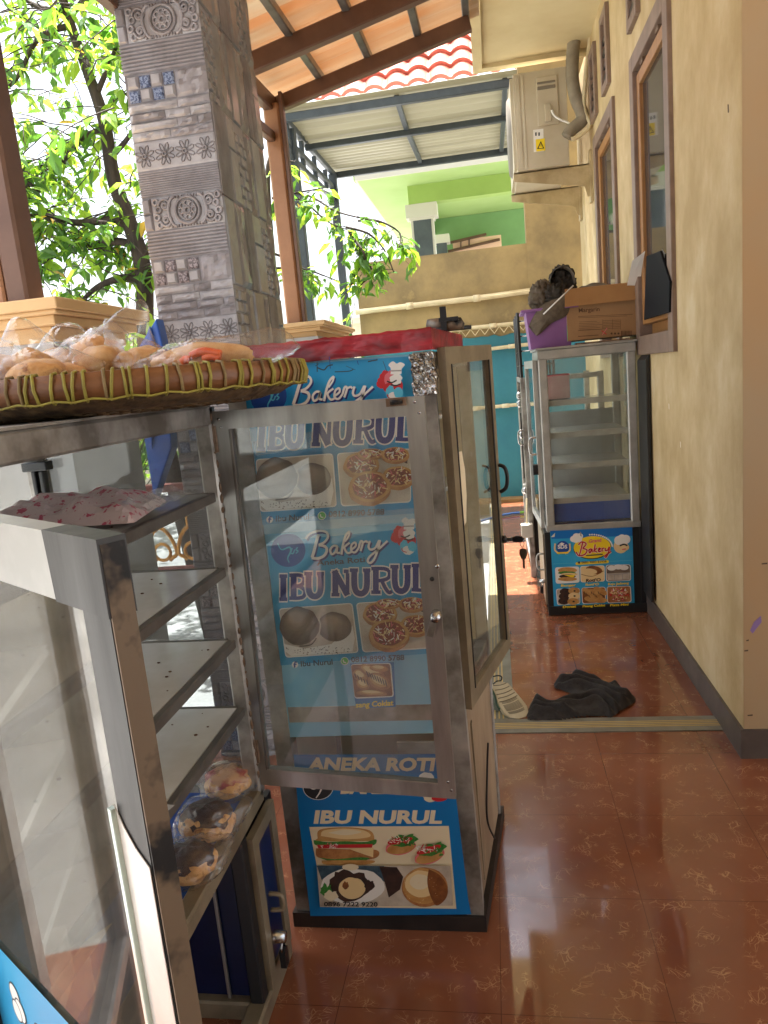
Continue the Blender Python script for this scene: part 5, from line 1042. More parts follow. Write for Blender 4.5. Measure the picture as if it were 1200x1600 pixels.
for i in range(8): P.stroke(S4([(652+i*18, 552+i*8), (672+i*17, 592+i*9)]), 2.0, p_choc, True, 4, True); 
for i in range(5): P.stroke(S4([(574+i*20, 566+i*12), (586+i*20, 600+i*12)]), 1.8, p_choc, True, 4, True)
P.text('sang Coklat', z4(582, 796), z4(834, 780), 8.5, p_yel, .03, .1)
# lower poster
z5 = lambda X, Y: (440+X*.25, 1120+Y*.25); S5 = lambda L_: [z5(*q) for q in L_]
P.poly(S5([(75, 236), (1000, 232), (1090, 500), (1168, 1150), (1186, 1235), (180, 1245), (110, 650), (90, 420)]), p_blue3)
P.text('ANEKA ROTI', z5(160, 333), z5(950, 335), 20, p_cream, .045, .15); P.text('BAKERY', z5(368, 478), z5(790, 478), 20, p_cream, .045, .15); P.text('IBU NURUL', z5(200, 664), z5(1000, 664), 20, p_cream, .045, .15)
P.disc(*z5(228, 440), 24, 20, p_white); P.disc(*z5(228, 440), 23, 19, p_black); P.stroke(S5([(170, 435), (200, 450), (250, 430), (240, 470), (215, 508)]), 3, p_white, taper=True); P.stroke(S5([(265, 450), (280, 440), (300, 450)]), 1.8, p_white)
for x, y, rx, ry, mt in ((905, 470, 9, 10, p_cream), (930, 510, 10, 6, p_cream), (985, 510, 12, 5, p_red), (905, 380, 12, 8, p_white), (915, 430, 7, 8, p_red)): P.disc(*z5(x, y), rx, ry, mt, wob=.1)
z6 = lambda X, Y: (460+X*.25, 1260+Y*.25); S6 = lambda L_: [z6(*q) for q in L_]
P.poly(S6([(92, 128), (965, 122), (1012, 640), (160, 628), (140, 370)]), p_cream)
P.poly(S6([(145, 200), (160, 145), (320, 130), (470, 150), (500, 205), (480, 216), (160, 218)]), p_bun, 1); P.poly(S6([(165, 185), (185, 150), (320, 138), (440, 152), (470, 190), (320, 205)]), p_cheese, 1); P.poly(S6([(210, 165), (320, 145), (420, 160), (320, 180)]), p_cream, 1); P.poly(S6([(120, 210), (200, 222), (320, 218), (440, 222), (510, 206), (500, 240), (420, 250), (320, 240), (200, 252), (130, 240)]), p_green, 1)
P.poly(S6([(140, 240), (490, 235), (485, 258), (150, 262)]), p_red); P.specks(*z6(210, 245), 18, 4, 24, [p_white, p_pink], (.8, 1.6), (2, 5), 9)
P.poly(S6([(135, 262), (330, 268), (500, 270), (530, 300), (480, 330), (300, 330), (150, 320)]), p_crust, 1); P.poly(S6([(330, 262), (495, 258), (492, 318), (430, 298)]), p_cheese)
P.poly(S6([(150, 318), (250, 330), (400, 318), (470, 325), (400, 345), (240, 345)]), p_green, 1); P.poly(S6([(170, 338), (460, 336), (500, 350), (420, 366), (200, 364)]), p_bun, 1)
for x, y, rt_ in ((665, 225, -.18), (845, 280, -.3)):
    P.disc(*z6(x, y+30), 24, 12, p_pink, rot=rt_, wob=.1); P.disc(*z6(x, y+36), 22, 9, p_bun, rot=rt_); P.disc(*z6(x+20, y-10), 22, 9, p_green, rot=rt_, wob=.4); P.disc(*z6(x-5, y-10), 20, 5, p_red, rot=rt_); P.specks(*z6(x-8, y-14), 18, 6, 26, [p_white, p_cream, p_red], (.9, 1.8), (3, 7), x)
    P.specks(*z6(x+30, y), 14, 9, 14, [p_green], (1.5, 3), (3, 6), x+2)
P.poly(S6([(140, 370), (975, 372), (990, 620), (160, 625)]), p_table); P.poly(S6([(140, 370), (560, 372), (575, 480), (500, 430), (300, 390), (170, 460)]), mat('print slate', srgb(40, 66, 84), .5, 0, srgb(70, 96, 110), 60))
P.poly(S6([(530, 374), (640, 380), (680, 440), (660, 520), (590, 570), (560, 460)]), p_choc); P.disc(*z6(365, 500), 50, 28, p_white, wob=.06); P.disc(*z6(345, 500), 33, 24, p_choc, wob=.25); P.disc(*z6(360, 512), 21, 17, p_cheese, wob=.06); P.disc(*z6(320, 495), 5, 6, p_bund, wob=.3); P.disc(*z6(200, 530), 9, 10, p_green, wob=.6); P.disc(*z6(230, 560), 11, 8, p_cream, wob=.4); P.disc(*z6(470, 495), 8, 8, p_choc, wob=.3); P.disc(*z6(350, 380), 13, 5, p_cream)
P.stroke(S6([(265, 410), (258, 470), (250, 530)]), 6, p_choc); P.disc(*z6(815, 505), 36, 31, p_crust, wob=.03); P.disc(*z6(808, 498), 33, 28, p_bun, wob=.03); P.disc(*z6(795, 485), 26, 21, p_cheese, wob=.05); P.disc(*z6(785, 472), 16, 12, p_cream, wob=.06); P.poly(S6([(840, 392), (910, 430), (955, 500), (950, 570), (890, 620), (850, 560), (830, 470)]), p_bund, 1); P.specks(*z6(800, 505), 30, 27, 40, [p_cheese], (.5, 1), (.6, 1.4), 3)
P.text('0896 7222 9220', z6(185, 624), z6(520, 626), 7, p_black, .02)
# foxing and scuffs at the top edge
P.specks(535, 570, 90, 5, 6, [p_grey, p_roundel], (.7, 1.6), (6, 20), 8)
P.stroke([(495, 574), (506, 578), (512, 572), (520, 570)], 2, p_grey); P.stroke([(523, 581), (545, 580), (552, 577)], 1.6, p_grey); P.stroke([(575, 565), (590, 562)], 2, p_grey)
P.build('poster', cm)
b = MB(); tape_c = bag_mat('clear sticky tape', haze=.12, bump=.4); b.prism([aty(x, y, MY-.022) for x, y in ((395, 690), (500, 672), (640, 650), (660, 668), (520, 696), (400, 712))], (0, .0004, 0), tape_c); b.prism([aty(x, y, MY-.022) for x, y in ((404, 812), (676, 792), (678, 812), (408, 836))], (0, .0004, 0), tape_c); b.build('clear_tape', cm)
# camping burner on top
b = MB(); t = thing('gas_burner', 'small grimy gas burner on top of the poster covered cabinet', 'burner', (-.10, 2.05, 1.607)); c0 = aty(690, 530, 1.98)
b.lathe([(0, 0), (.03, 0), (.034, .02), (.03, .035), (.0, .036)], (c0.x-.005, 1.98, 1.608), mat('dull metal', srgb(140, 130, 116), .4, .5, srgb(84, 76, 68), 20), 18); b.lathe([(0, 0), (.026, 0), (.03, .014), (.022, .03), (0, .032)], (c0.x+.035, 1.95, 1.608), grime, 18); b.build('body', t)
b = MB(); b.box((c0.x+.004, 1.92, 1.607), (c0.x+.02, 1.94, 1.668), blackp); b.box((c0.x+.0, 1.918, 1.63), (c0.x+.05, 1.935, 1.64), blackp); b.tube([(c0.x-.01, 1.93, 1.612), (c0.x+.08, 1.96, 1.612)], .006, blackp, 6); b.build('valve', t)

# ---- far cabinet
FY = 4.3
cf = thing('display_cabinet', 'pale glass bread cabinet with empty shelves and small poster at the end of the porch', 'display cabinet', (.53, 4.6, 0), 'glass bread cabinets')
X0, X1, FZ0, FZ1, FD = .262, .796, .515, 1.575, .55
b = MB()
for x in (X0+.024, X1-.024):
    for y in (FY+.02, FY+FD): b.bar((x, y, FZ0), (x, y, FZ1), .048, .04, white_alu, side=(1, 0, 0))
for z, h in ((FZ1-.025, .055), (FZ0+.02, .04)):
    for y in (FY+.02, FY+FD): b.bar((X0, y, z), (X1, y, z), .044, h, white_alu, side=(0, 1, 0))
    for x in (X0+.02, X1-.02): b.bar((x, FY, z), (x, FY+FD, z), .044, h, white_alu, side=(1, 0, 0))
b.build('frame', cf)
b = MB(); b.box((X0-.012, FY-.012, FZ1+.002), (X1+.012, FY+FD+.02, FZ1+.014), white_alu); b.build('top_sheet', cf, .003)
for z in (1.278, 1.09, .906, .70):
    b = MB(); b.box((X0+.046, FY+.05, z-.012), (X1-.046, FY+FD-.03, z), shelf_m); b.bar((X0+.046, FY+.045, z-.008), (X1-.046, FY+.045, z-.008), .012, .034, white_alu, side=(0, 1, 0)); b.build('shelf', cf)
b = MB(); b.box((X0+.046, FY+.02, FZ0+.04), (X1-.046, FY+FD-.02, FZ0+.046), bdk); b.box((X0+.046, FY+.04, FZ0+.05), (X1-.046, FY+.046, FZ0+.165), bl); b.build('blue_board', cf)
b = MB(); b.box((X0+.046, FY+.012, FZ0+.04), (X1-.046, FY+.017, FZ1-.05), glass('clear front glass', (.96, .98, .97), .012)); b.build('front_pane', cf)
b = MB(); b.box((X1-.012, FY+.04, FZ0+.04), (X1-.008, FY+FD-.02, FZ1-.05), pane); b.box((X0+.046, FY+FD, 1.19), (X1-.046, FY+FD+.004, FZ1-.05), pane_d); b.build('side_pane', cf)
b = MB(); b.box((X0+.046, FY+FD, FZ0+.04), (X1-.046, FY+FD+.004, 1.188), mat('pale grey back board', srgb(176, 176, 172), .4, 0, srgb(158, 158, 154), 3)); b.build('back_board', cf)
b = MB(); b.box((X0+.06, FY+.3, 1.281), (X0+.2, FY+.42, 1.43), mat('pink carton', srgb(206, 176, 168), .5, 0, srgb(196, 150, 146), 6)); b.box((X0+.058, FY+.298, 1.42), (X0+.202, FY+.422, 1.430), p_pink); tag(b.build('bread_carton', bevel=.003), 'pink carton with red lid on the top shelf of the far cabinet', 'carton')
b = MB()
for x in (.262, .805): b.box((x-.016, FY-.0, .0), (x+.03, FY+FD, .513), blackm)
b.box((.278, FY+.002, .0), (.806, FY+FD, .51), blackm); b.box((.246, FY-.015, .0), (.84, FY+FD, .055), blackm); b.build('base', cf, .003)
P = Print(lambda x, y, h: aty(x, y, FY-.003-h)); zf = lambda X, Y: (840+X*.15, 810+Y*.15); SF = lambda L_: [zf(*q) for q in L_]
P.poly(SF([(130, 130), (985, 92), (1012, 915), (172, 945)]), p_blue); P.poly(SF([(130, 130), (985, 92), (988, 180), (145, 215)]), mat('poster mid blue', srgb(12, 110, 190), .35)); P.poly(SF([(138, 195), (182, 150), (176, 192)]), p_cream)
P.disc(*zf(570, 305), 30, 18, p_black, rot=-.06); P.disc(*zf(568, 300), 29, 17.3, p_yel, rot=-.06)
for i in range(15): t = -1.7+i*.115; P.disc(*zf(570+208*math.cos(t), 300+132*math.sin(t)), 1.3, 1.3, p_white)
for x, y, r in ((375, 215, 5.5), (405, 190, 6), (440, 185, 5), (400, 225, 5), (430, 218, 5)): P.disc(*zf(x, y), r, r*.9, p_white)
P.poly(SF([(440, 135), (455, 150), (460, 190), (445, 185)]), p_lgrey)
for dx, mt, ew in ((.5, p_white, 1.2), (0, p_red, 0)):
    D = lambda L_: [(x+dx*.2, y+dx*.4) for x, y in SF(L_)]
    for st in ([(470, 250), (455, 310), (435, 385)], [(425, 275), (460, 245), (505, 265), (470, 312)], [(470, 312), (515, 330), (490, 375), (430, 388), (400, 350)], [(560, 315), (535, 330), (545, 360), (565, 320), (570, 352)], [(600, 270), (585, 350)], [(618, 312), (592, 332), (618, 352)], [(632, 335), (655, 315), (638, 312), (636, 345), (660, 340)], [(672, 310), (672, 345)], [(672, 318), (692, 308)], [(705, 308), (706, 335), (730, 330), (745, 295)], [(750, 298), (740, 350), (715, 402), (702, 390), (765, 345)]): P.stroke(D(st), 2.1+ew, mt)
P.text('Grand', zf(530, 255), zf(662, 242), 5.5, p_pink, .03, .2); P.text('KUE & ROTI ENAK', zf(505, 392), zf(680, 376), 2, p_grey) if False else P.stroke(SF([(505, 388), (680, 374)]), 1.6, p_grey)
P.disc(*zf(262, 300), 10, 10, p_roundel); P.text('SDS', zf(210, 315), zf(310, 312), 6, p_white, .04)
for sg in (-1, 1): P.stroke(SF([(258+sg*30, 368), (258+sg*78, 330), (258+sg*75, 262)]), 2.4, p_cheese)
P.stroke(SF([(200, 362), (320, 356)]), 2.6, p_yel); P.poly(SF([(222, 270), (250, 250), (282, 262), (262, 278)]), p_white)
for x, y, r, mt in ((865, 290, 11, p_cheese), (920, 300, 5, p_cheese), (845, 230, 7, p_white), (880, 220, 8, p_white), (920, 218, 7, p_white)): P.disc(*zf(x, y), r, r, mt)
P.stroke(SF([(855, 285), (900, 270), (935, 285)]), 2.4, p_black); P.stroke(SF([(880, 325), (920, 318)]), 2, p_pink)
P.stroke(SF([(160, 475), (985, 437)]), .6, p_cyan); P.rrect(SF([(395, 458), (742, 434), (742, 464), (395, 486)]), 2.2, p_yel); P.disc(*zf(432, 460), 1.9, 1.9, p_grey); P.text('0882 9883 81938', zf(458, 470), zf(718, 458), 3.2, p_grey, .02)
cells = [((180, 510), (435, 500), (438, 668), (190, 682)), ((442, 498), (698, 488), (702, 656), (448, 668)), ((708, 486), (968, 478), (974, 648), (714, 658)), ((190, 735), (440, 725), (446, 890), (205, 904)), ((456, 722), (708, 712), (714, 878), (464, 890)), ((718, 710), (972, 702), (980, 872), (726, 884))]
for i, c_ in enumerate(cells):
    P.rrect(SF(c_), 4, p_white); cx = sum(q[0] for q in c_)/4; cy = sum(q[1] for q in c_)/4; k_ = .94; inn_ = [(cx+(q[0]-cx)*k_, cy+(q[1]-cy)*k_) for q in c_]
    P.rrect(SF(inn_), 3.4, [p_white, p_yel if False else p_cheese, p_taupe, p_table, p_bund, p_crust][i])
    if i == 0:
        P.disc(*zf(cx, cy-50), 15, 4.6, p_bun); P.disc(*zf(cx-5, cy-22), 14, 2.6, p_green, wob=.2); P.disc(*zf(cx+20, cy-8), 13, 2.2, p_cheese); P.disc(*zf(cx, cy+14), 13, 3, p_choc); P.poly(SF([(cx-40, cy-2), (cx+80, cy), (cx+60, cy+30)]), p_yel); P.disc(*zf(cx, cy+42), 15, 3.2, p_bun)
    if i == 1: P.disc(*zf(cx+15, cy-40), 13, 6.5, p_bund, rot=.15); P.disc(*zf(cx-25, cy-26), 11, 4.4, p_cheese, rot=.1); P.stroke(SF([(cx-120, cy+5), (cx, cy+25), (cx+115, cy-30)]), .8, p_bund); P.text("Roti'O", zf(cx-70, cy+85), zf(cx+85, cy+76), 5, p_choc, .04, .15)
    if i == 2:
        for a_, e_ in ((-70, -50), (60, -55), (0, -62)): P.disc(*zf(cx+a_, cy+e_), 7, 4, p_white)
        P.poly(SF([(cx-118, cy+5), (cx+118, cy-4), (cx+120, cy+70), (cx-112, cy+78)]), p_table); P.stroke(SF([(cx-110, cy+10), (cx, cy+14), (cx+112, cy-2)]), 1.5, p_lgrey); P.stroke(SF([(cx-40, cy+15), (cx-40, cy+70)]), 1, p_lgrey); P.stroke(SF([(cx+45, cy+10), (cx+45, cy+70)]), 1, p_lgrey)
    if i == 3:
        for a_, e_, m_ in ((-30, -50, p_choc), (-40, -2, p_choc), (-45, 48, p_choc), (60, -58, p_bun), (60, -5, p_cheese), (50, 52, p_bun)): P.disc(*zf(cx+a_, cy+e_), 9, 5.4, m_, wob=.1); P.disc(*zf(cx+a_+5, cy+e_), 1.8, 1.3, p_black)
    if i == 4:
        for a_, e_, r_ in ((-50, -30, .5), (20, -20, .5), (70, -45, .45), (-20, 40, .1), (60, 50, .05)): P.disc(*zf(cx+a_, cy+e_), 12, 4.6, p_bun, rot=r_)
        for q in range(12): P.stroke(SF([(cx-100+q*18, cy-40+q % 4*14), (cx-92+q*18, cy-16+q % 4*14)]), 1, p_choc)
    if i == 5: P.specks(*zf(cx, cy), 16, 10, 90, [p_red, p_sauce, p_cheese, p_pink, p_white], (.8, 2), (2, 5), 5)
for t_, a_, e_ in (('Burger', (243, 712), (398, 704)), ("Roti'O", (498, 702), (640, 694)), ('Keju Jadoeng', (733, 696), (950, 684)), ('Donat', (262, 934), (400, 926)), ('Pisang Coklat', (468, 926), (704, 914)), ('Pizza Mini', (755, 916), (946, 906))): P.text(t_, zf(*a_), zf(*e_), 3.6, p_yel, .035, .15)
P.build('poster', cf)
# its side door and hardware, on the walkway side
b = MB(); frame_quad(b, [(X0-.02, FY+.03, FZ1-.05), (X0-.045, FY+FD, FZ1-.05), (X0-.045, FY+FD, FZ0+.02), (X0-.02, FY+.03, FZ0+.02)], .045, .02, (1, .04, 0), white_alu); d4 = b.build('side_door', cf)
b = MB(); b.prism([(X0-.022, FY+.07, FZ1-.1), (X0-.043, FY+FD-.04, FZ1-.1), (X0-.043, FY+FD-.04, FZ0+.07), (X0-.022, FY+.07, FZ0+.07)], (.004, 0, 0), pane); b.build('pane', d4)
b = MB(); b.tube(spline([(X0-.03, FY+.05, 1.08), (X0-.07, FY+.05, 1.07), (X0-.07, FY+.05, .99), (X0-.03, FY+.05, .98)]), .006, steel, 6); b.box((X0-.06, FY+.03, .86), (X0-.03, FY+.07, .92), blackp); b.build('handle', d4)
b = MB(); b.box((.236, FY+.02, .06), (.246, FY+FD-.03, .50), alu_d); d5 = b.build('base_door', cf); b = MB(); b.tube(spline([(.236, FY+.06, .37), (.20, FY+.06, .36), (.20, FY+.06, .28), (.236, FY+.06, .27)]), .006, white_alu, 6); b.build('handle', d5)
b = MB(); b.tube([(.225, FY+.05+math.cos(t)*.012, .185+math.sin(t)*.02) for t in [i*.45 for i in range(15)]], .003, steel, 6); b.box((.205, FY+.03, .13), (.225, FY+.07, .17), blackp); b.lathe([(0, -.03), (.012, -.03), (.014, 0)], (.234, FY+.05, .2), steel, 10, 'x'); b.build('padlock', d5)

# things on the far cabinet
ZT = FZ1+.016
card = mat('brown cardboard', srgb(164, 128, 90), .8, 0, srgb(152, 116, 78), 5); card2 = mat('cardboard flap', srgb(170, 128, 82), .8, 0, srgb(156, 114, 70), 4)
bx_ = thing('cardboard_box', 'open margarine cardboard box on the pale far cabinet', 'box', (.63, 4.45, ZT))
q = lambda x, y, Y=4.36: aty(x, y, Y)
cx0, cx1 = q(886, 500).x, q(996, 500).x; bz0, bz1 = q(940, 528).z, q(940, 447).z
b = MB(); T_ = .006
b.box((cx0, 4.36, bz0), (cx1, 4.366, bz1), card); b.box((cx0, 4.366, bz0), (cx0+T_, 4.66, bz1), mat('white yellow carton side', srgb(216, 196, 130), .7, 0, srgb(210, 206, 190), 3)); b.box((cx1-T_, 4.366, bz0), (cx1, 4.66, bz1), card); b.box((cx0+T_, 4.654, bz0), (cx1-T_, 4.66, bz1), card); b.box((cx0+T_, 4.366, bz0), (cx1-T_, 4.654, bz0+.005), card); b.build('carton', bx_)
b = MB(); b.hexa([(cx0-.005, 4.355, bz1), (cx1+.01, 4.355, bz1), (cx1+.01, 4.36, bz1+.004), (cx0-.005, 4.36, bz1+.004), (cx0-.012, 4.325, bz1-.095), (cx1+.022, 4.325, bz1-.095), (cx1+.022, 4.33, bz1-.095), (cx0-.012, 4.33, bz1-.095)], card2); b.build('flap', bx_)
P = Print(lambda x, y, h: aty(x, y, 4.3595-h)); z8 = lambda X, Y: (800+X*.19167, 390+Y*.19167); inkm = mat('carton ink', srgb(96, 66, 44), .8)
P.text('Margarin', z8(545, 512), z8(715, 500), 6.5, inkm, .015); P.stroke([z8(540, 545), z8(985, 527)], .7, inkm, False); P.stroke([z8(540, 556), z8(940, 540)], .6, inkm, False)
for i in range(6): P.stroke([z8(545, 590+i*13), z8(545+150+20*(i % 3), 584+i*13)], .5, inkm, False); P.stroke([z8(740, 580+i*13), z8(880, 574+i*13)], .5, inkm, False)
for x in (740, 820, 885): P.stroke([z8(x, 570), z8(x, 650)], .5, inkm, False)
P.stroke([z8(538, 708), z8(705, 696)], 1, inkm, False); P.stroke([z8(538, 660), z8(720, 650)], .6, inkm, False)
for i in range(9): P.stroke([z8(893+i*10, 662), z8(894+i*10, 702)], .9 if i % 3 else 1.4, inkm, False)
P.stroke([z8(730, 660), z8(770, 690)], 1.3, p_red, False); P.stroke([z8(735, 695), z8(775, 640)], 1.0, p_pink, False)
for i in range(3): P.disc(*z8(812+i*28, 684), 1.6, 1.6, inkm)
P.build('print', bx_)
b = MB(); gs = mat('carton green', srgb(90, 190, 120), .7); b.box((cx0-.0008, 4.37, bz0+.002), (cx0, 4.40, bz0+.09), gs); b.box((cx0-.001, 4.362, bz1-.13), (cx0-.0002, 4.41, bz1-.09), mat('carton orange', srgb(232, 160, 60), .7)); b.build('side_print', bx_)
def heapm(b, f, nu, nv, mt): b.grid(f, nu, nv, mt)
cg = mat('grey brown cloth', srgb(112, 102, 88), .9, 0, srgb(94, 84, 72), 30, bump=.4, bscale=80); cgd = mat('dark grey cloth', srgb(66, 62, 56), .9, 0, srgb(50, 46, 42), 30, bump=.4, bscale=80)
b = MB(); b.grid(lambda u, v: Vector((cx0+.03+.30*u, 4.40+.22*v, bz1-.02+.055*math.sin(math.pi*u)*math.sin(math.pi*v)+.012*noise.noise(Vector((u*6, v*5, 3))))), 20, 14, cg); tag(b.build('folded_cloth'), 'grey cloth lying in the open margarine box', 'cloth')
b = MB(); cq = lambda x, y: q(x, y, 4.33-(445-y)*.0056); P4 = [cq(x, y) for x, y in ((980, 446), (1000, 446), (1003, 420), (1008, 392), (988, 408))]; b.prism(P4, (0, .004, 0), p_white); b.prism([cq(x, y)-Vector((0, .002, 0)) for x, y in ((985.5, 434), (987, 429), (988, 431), (987, 437))], (0, .001, 0), p_black); tag(b.build('white_card'), 'white card standing up out of the margarine box', 'card')
pur = mat('purple plastic', srgb(150, 104, 164), .4, 0, srgb(132, 88, 148), 3)
tub = thing('purple_tub', 'purple plastic tub full of cloths on the far cabinet', 'tub', (.36, 4.48, ZT))
tx0, tx1 = q(826, 520, 4.36).x, cx0+.03; tz1 = q(840, 482, 4.36).z
b = MB()
def tubw(e, z): return [(tx0-.012+e, 4.37+e, z), (tx1+.012-e, 4.37+e, z), (tx1+.012-e, 4.66-e, z), (tx0-.012+e, 4.66-e, z)]
lo, hi_, hi2, lo2 = tubw(.022, ZT), tubw(0, tz1), tubw(.005, tz1), tubw(.027, ZT+.005)
V_ = lo+hi_+hi2+lo2; F_ = [(3, 2, 1, 0), (12, 13, 14, 15)]
for k in range(4):
    n_ = (k+1) % 4; F_ += [(k, n_, 4+n_, 4+k), (4+k, 4+n_, 8+n_, 8+k), (8+k, 8+n_, 12+n_, 12+k)]
b.add(V_, F_, pur); b.build('tub', tub, .012)
b = MB(); r_ = tubw(-.014, tz1-.008)
for k in range(4): b.bar(r_[k], r_[(k+1) % 4], .02, .014, pur)
b.build('rim', tub)
def drape(name, label, px, Y, mt, folds, seed, thick=.05):
    """a crumpled cloth: traced outline filled with ridged folds that bulge toward the walkway"""
    pts = [q(x, y, Y) for x, y in px]; c = sum(pts, Vector())/len(pts); b = MB(); n_ = len(pts)*6; sp = spline([*pts, pts[0]], 6)[:-1]; nr = 9; vs = []
    for j in range(nr+1):
        t = j/nr
        for i, p in enumerate(sp):
            w_ = c.lerp(p, t); k = noise.noise(Vector((w_.x*folds, w_.z*folds*.6, seed)))*.6+abs(noise.noise(Vector((w_.x*folds*2.2+w_.z*folds, w_.z*folds, seed+5))))
            vs.append(w_+Vector((0, -thick*(1-t**2.2)*(1+.5*k)+.055*k*thick*10*(1-t*.5)-.0, 0)))
    m_ = len(sp); fs = [(j*m_+i, j*m_+(i+1) % m_, (j+1)*m_+(i+1) % m_, (j+1)*m_+i) for j in range(nr) for i in range(m_)]
    b.add(vs, fs, mt, True); o_ = len(vs); bk = [p+Vector((0, .09, 0)) for p in sp]; b.add(sp+bk+[c+Vector((0, .11, 0))], [(i, (i+1) % m_, m_+(i+1) % m_, m_+i) for i in range(m_)]+[(m_+i, m_+(i+1) % m_, 2*m_) for i in range(m_)], mt, True)
    return tag(b.build(name), label, 'cloth')
def band(b, px, Y, dep, mt, wv, seed, n=8):
    """a strip of cloth swept along a traced line, wavy across its width"""
    sp = spline([q(x, y, Y) for x, y in px], 7); N_ = len(sp)
    def fn(u, v):
        p = sp[min(int(round(u*(N_-1))), N_-1)]; k = wv*noise.noise(Vector((u*5, v*3, seed))) + wv*.6*math.sin(v*9+u*4+seed)
        return p + Vector((k*.6, dep*v, k))
    b.grid(fn, N_-1, n, mt)
b = MB()
def lump(px, py, Y, r, mt, seed, k1=.35):
    c = q(px, py, Y); nu, nv = 40, 24; vs = []
    for jj in range(nv+1):
        th = math.pi*jj/nv
        for ii in range(nu):
            ph = 2*math.pi*ii/nu; d = Vector((math.sin(th)*math.cos(ph), math.sin(th)*math.sin(ph), math.cos(th))); w_ = d*1.6+Vector((seed, 0, 0)); f_ = abs(noise.noise(Vector((w_.x*1.2+w_.z*1.6, w_.y, w_.z*.8))*1.7))
            kk = 1.05-k1*(1-min(f_*3.2, 1))+.12*noise.noise(d*5+Vector((seed, 1, 1))); vs.append(c+Vector((d.x*r[0]*kk, d.y*r[1]*kk, d.z*r[2]*kk)))
    b.add(vs, [(jj*nu+ii, jj*nu+(ii+1) % nu, (jj+1)*nu+(ii+1) % nu, (jj+1)*nu+ii) for jj in range(nv) for ii in range(nu)], mt, True)
lump(878, 446, 4.52, (.085, .07, .115), cgd, 2.3); lump(846, 464, 4.47, (.075, .07, .095), cg, 5.1); lump(868, 462, 4.43, (.075, .05, .07), cgd, 8.7); lump(884, 470, 4.42, (.06, .05, .055), cg, 3.9)
band(b, [(862, 452), (860, 436), (868, 421), (882, 416), (893, 424), (899, 442)], 4.42, .12, cg, .008, 5)
tag(b.build('crumpled_cloth'), 'dark grey cloth bundled upright in the purple tub', 'cloth')
drape('crumpled_cloth', 'grey brown cloth hanging over the front edge of the purple tub', [(826, 510), (836, 490), (850, 474), (880, 464), (890, 470), (886, 492), (862, 505), (842, 523), (836, 522)], 4.36, cg, 8, 7, .03)
b = MB(); b.tube([q(849, 491, 4.30), q(896, 446, 4.30)], .004, p_white, 6); tag(b.build('white_rod'), 'thin white rod stuck in the cloths of the purple tub', 'rod')
b = MB(); b.box((.48, 4.34, ZT), (.78, 4.40, ZT+.008), mat('old newspaper', srgb(150, 126, 104), .9, 0, srgb(96, 70, 60), 20)); tag(b.build('newspaper'), 'scrap of newspaper under the margarine box', 'paper')

# black board between far cabinet and wall, dark window reflection made as a thin sheet
b = MB(); bb = mat('black rubber board', (.009, .009, .010), .5, 0, (.016, .015, .015), 3)
b.prism([(.800, 4.07, .13), (.817, 4.07, .13), (.827, 4.07, 1.50), (.802, 4.07, 1.47)], (0, .22, 0), bb); tag(b.build('black_board', bevel=.004), 'tall black board leaning between the far cabinet and the house wall', 'board')
b = MB(); b.prism([atx(x, y, .80) for x, y in ((1006, 500), (1045, 488), (1046, 440), (1031, 392), (1010, 400))], (.012, 0, 0), mat('dark pane reflection', (.005, .006, .009), .7, spec=.15)); tag(b.build('dark_reflection', bevel=.003), 'dark sheet standing in for a reflection in the lower part of the nearer window', 'plastic sheet')

# second cabinet and black wire rack behind the far cabinet
cb = thing('display_cabinet', 'half hidden metal cabinet standing behind the pale far cabinet', 'display cabinet', (.5, 5.8, 0), 'glass bread cabinets')
b = MB(); x_, yb0, yb1 = .205, 5.15, 5.9
for y in (yb0, yb1):
    b.bar((x_, y, .0), (x_, y, 1.42), .04, .04, alu_w, side=(1, 0, 0)); b.bar((.72, y, 0), (.72, y, 1.42), .04, .04, alu_w, side=(1, 0, 0))
for z in (1.40, .95, .55, .1): b.bar((x_, yb0, z), (x_, yb1, z), .035, .035, alu_w); b.bar((x_, yb0, z), (.72, yb0, z), .035, .035, alu_w)
b.build('frame', cb)
b = MB(); b.box((x_-.006, yb0+.02, .12), (x_, yb1-.02, .54), blackm); b.box((x_+.02, yb0-.004, .12), (.7, yb0, .54), blackm); b.build('panel', cb)
b = MB(); b.box((x_-.004, yb0+.02, .57), (x_, yb1-.02, 1.38), pane_d); b.build('pane', cb)
b = MB(); 
for z, mt in ((1.30, steel), (1.24, steel), (1.02, steel), (.62, steel)): b.blob((x_-.03, yb0+.05+Rn.uniform(0, .1), z), (.02, .02, .025), mt, .5, 3, 10, 8, seed=z)
b.bar((x_-.028, yb0+.02, .72), (x_-.028, yb0+.02, 1.18), .008, .02, blackp, side=(1, 0, 0)); b.tube(spline([(x_-.02, yb0, 1.06), (x_-.05, yb0, 1.05), (x_-.05, yb0, .97), (x_-.02, yb0, .96)]), .006, steel, 6); b.build('hardware', cb)
rk = thing('wire_rack', 'black wire rack standing on the half hidden cabinet', 'rack', (.3, 5.6, 1.42)); b = MB()
for i, y in enumerate((5.2, 5.26, 5.55, 5.85)): b.tube([(.20, y, 1.42), (.195, y, 1.86)], .011, blackm, 6); b.tube([(.42, y, 1.42), (.42, y, 1.86)], .008, blackm, 6)
for z in (1.5, 1.6, 1.7, 1.8, 1.85): b.tube([(.2, 5.2, z), (.2, 5.85, z)], .006, blackm, 6); b.tube([(.2, 5.2, z), (.42, 5.2, z)], .005, steel, 6)
b.build('rack', rk)
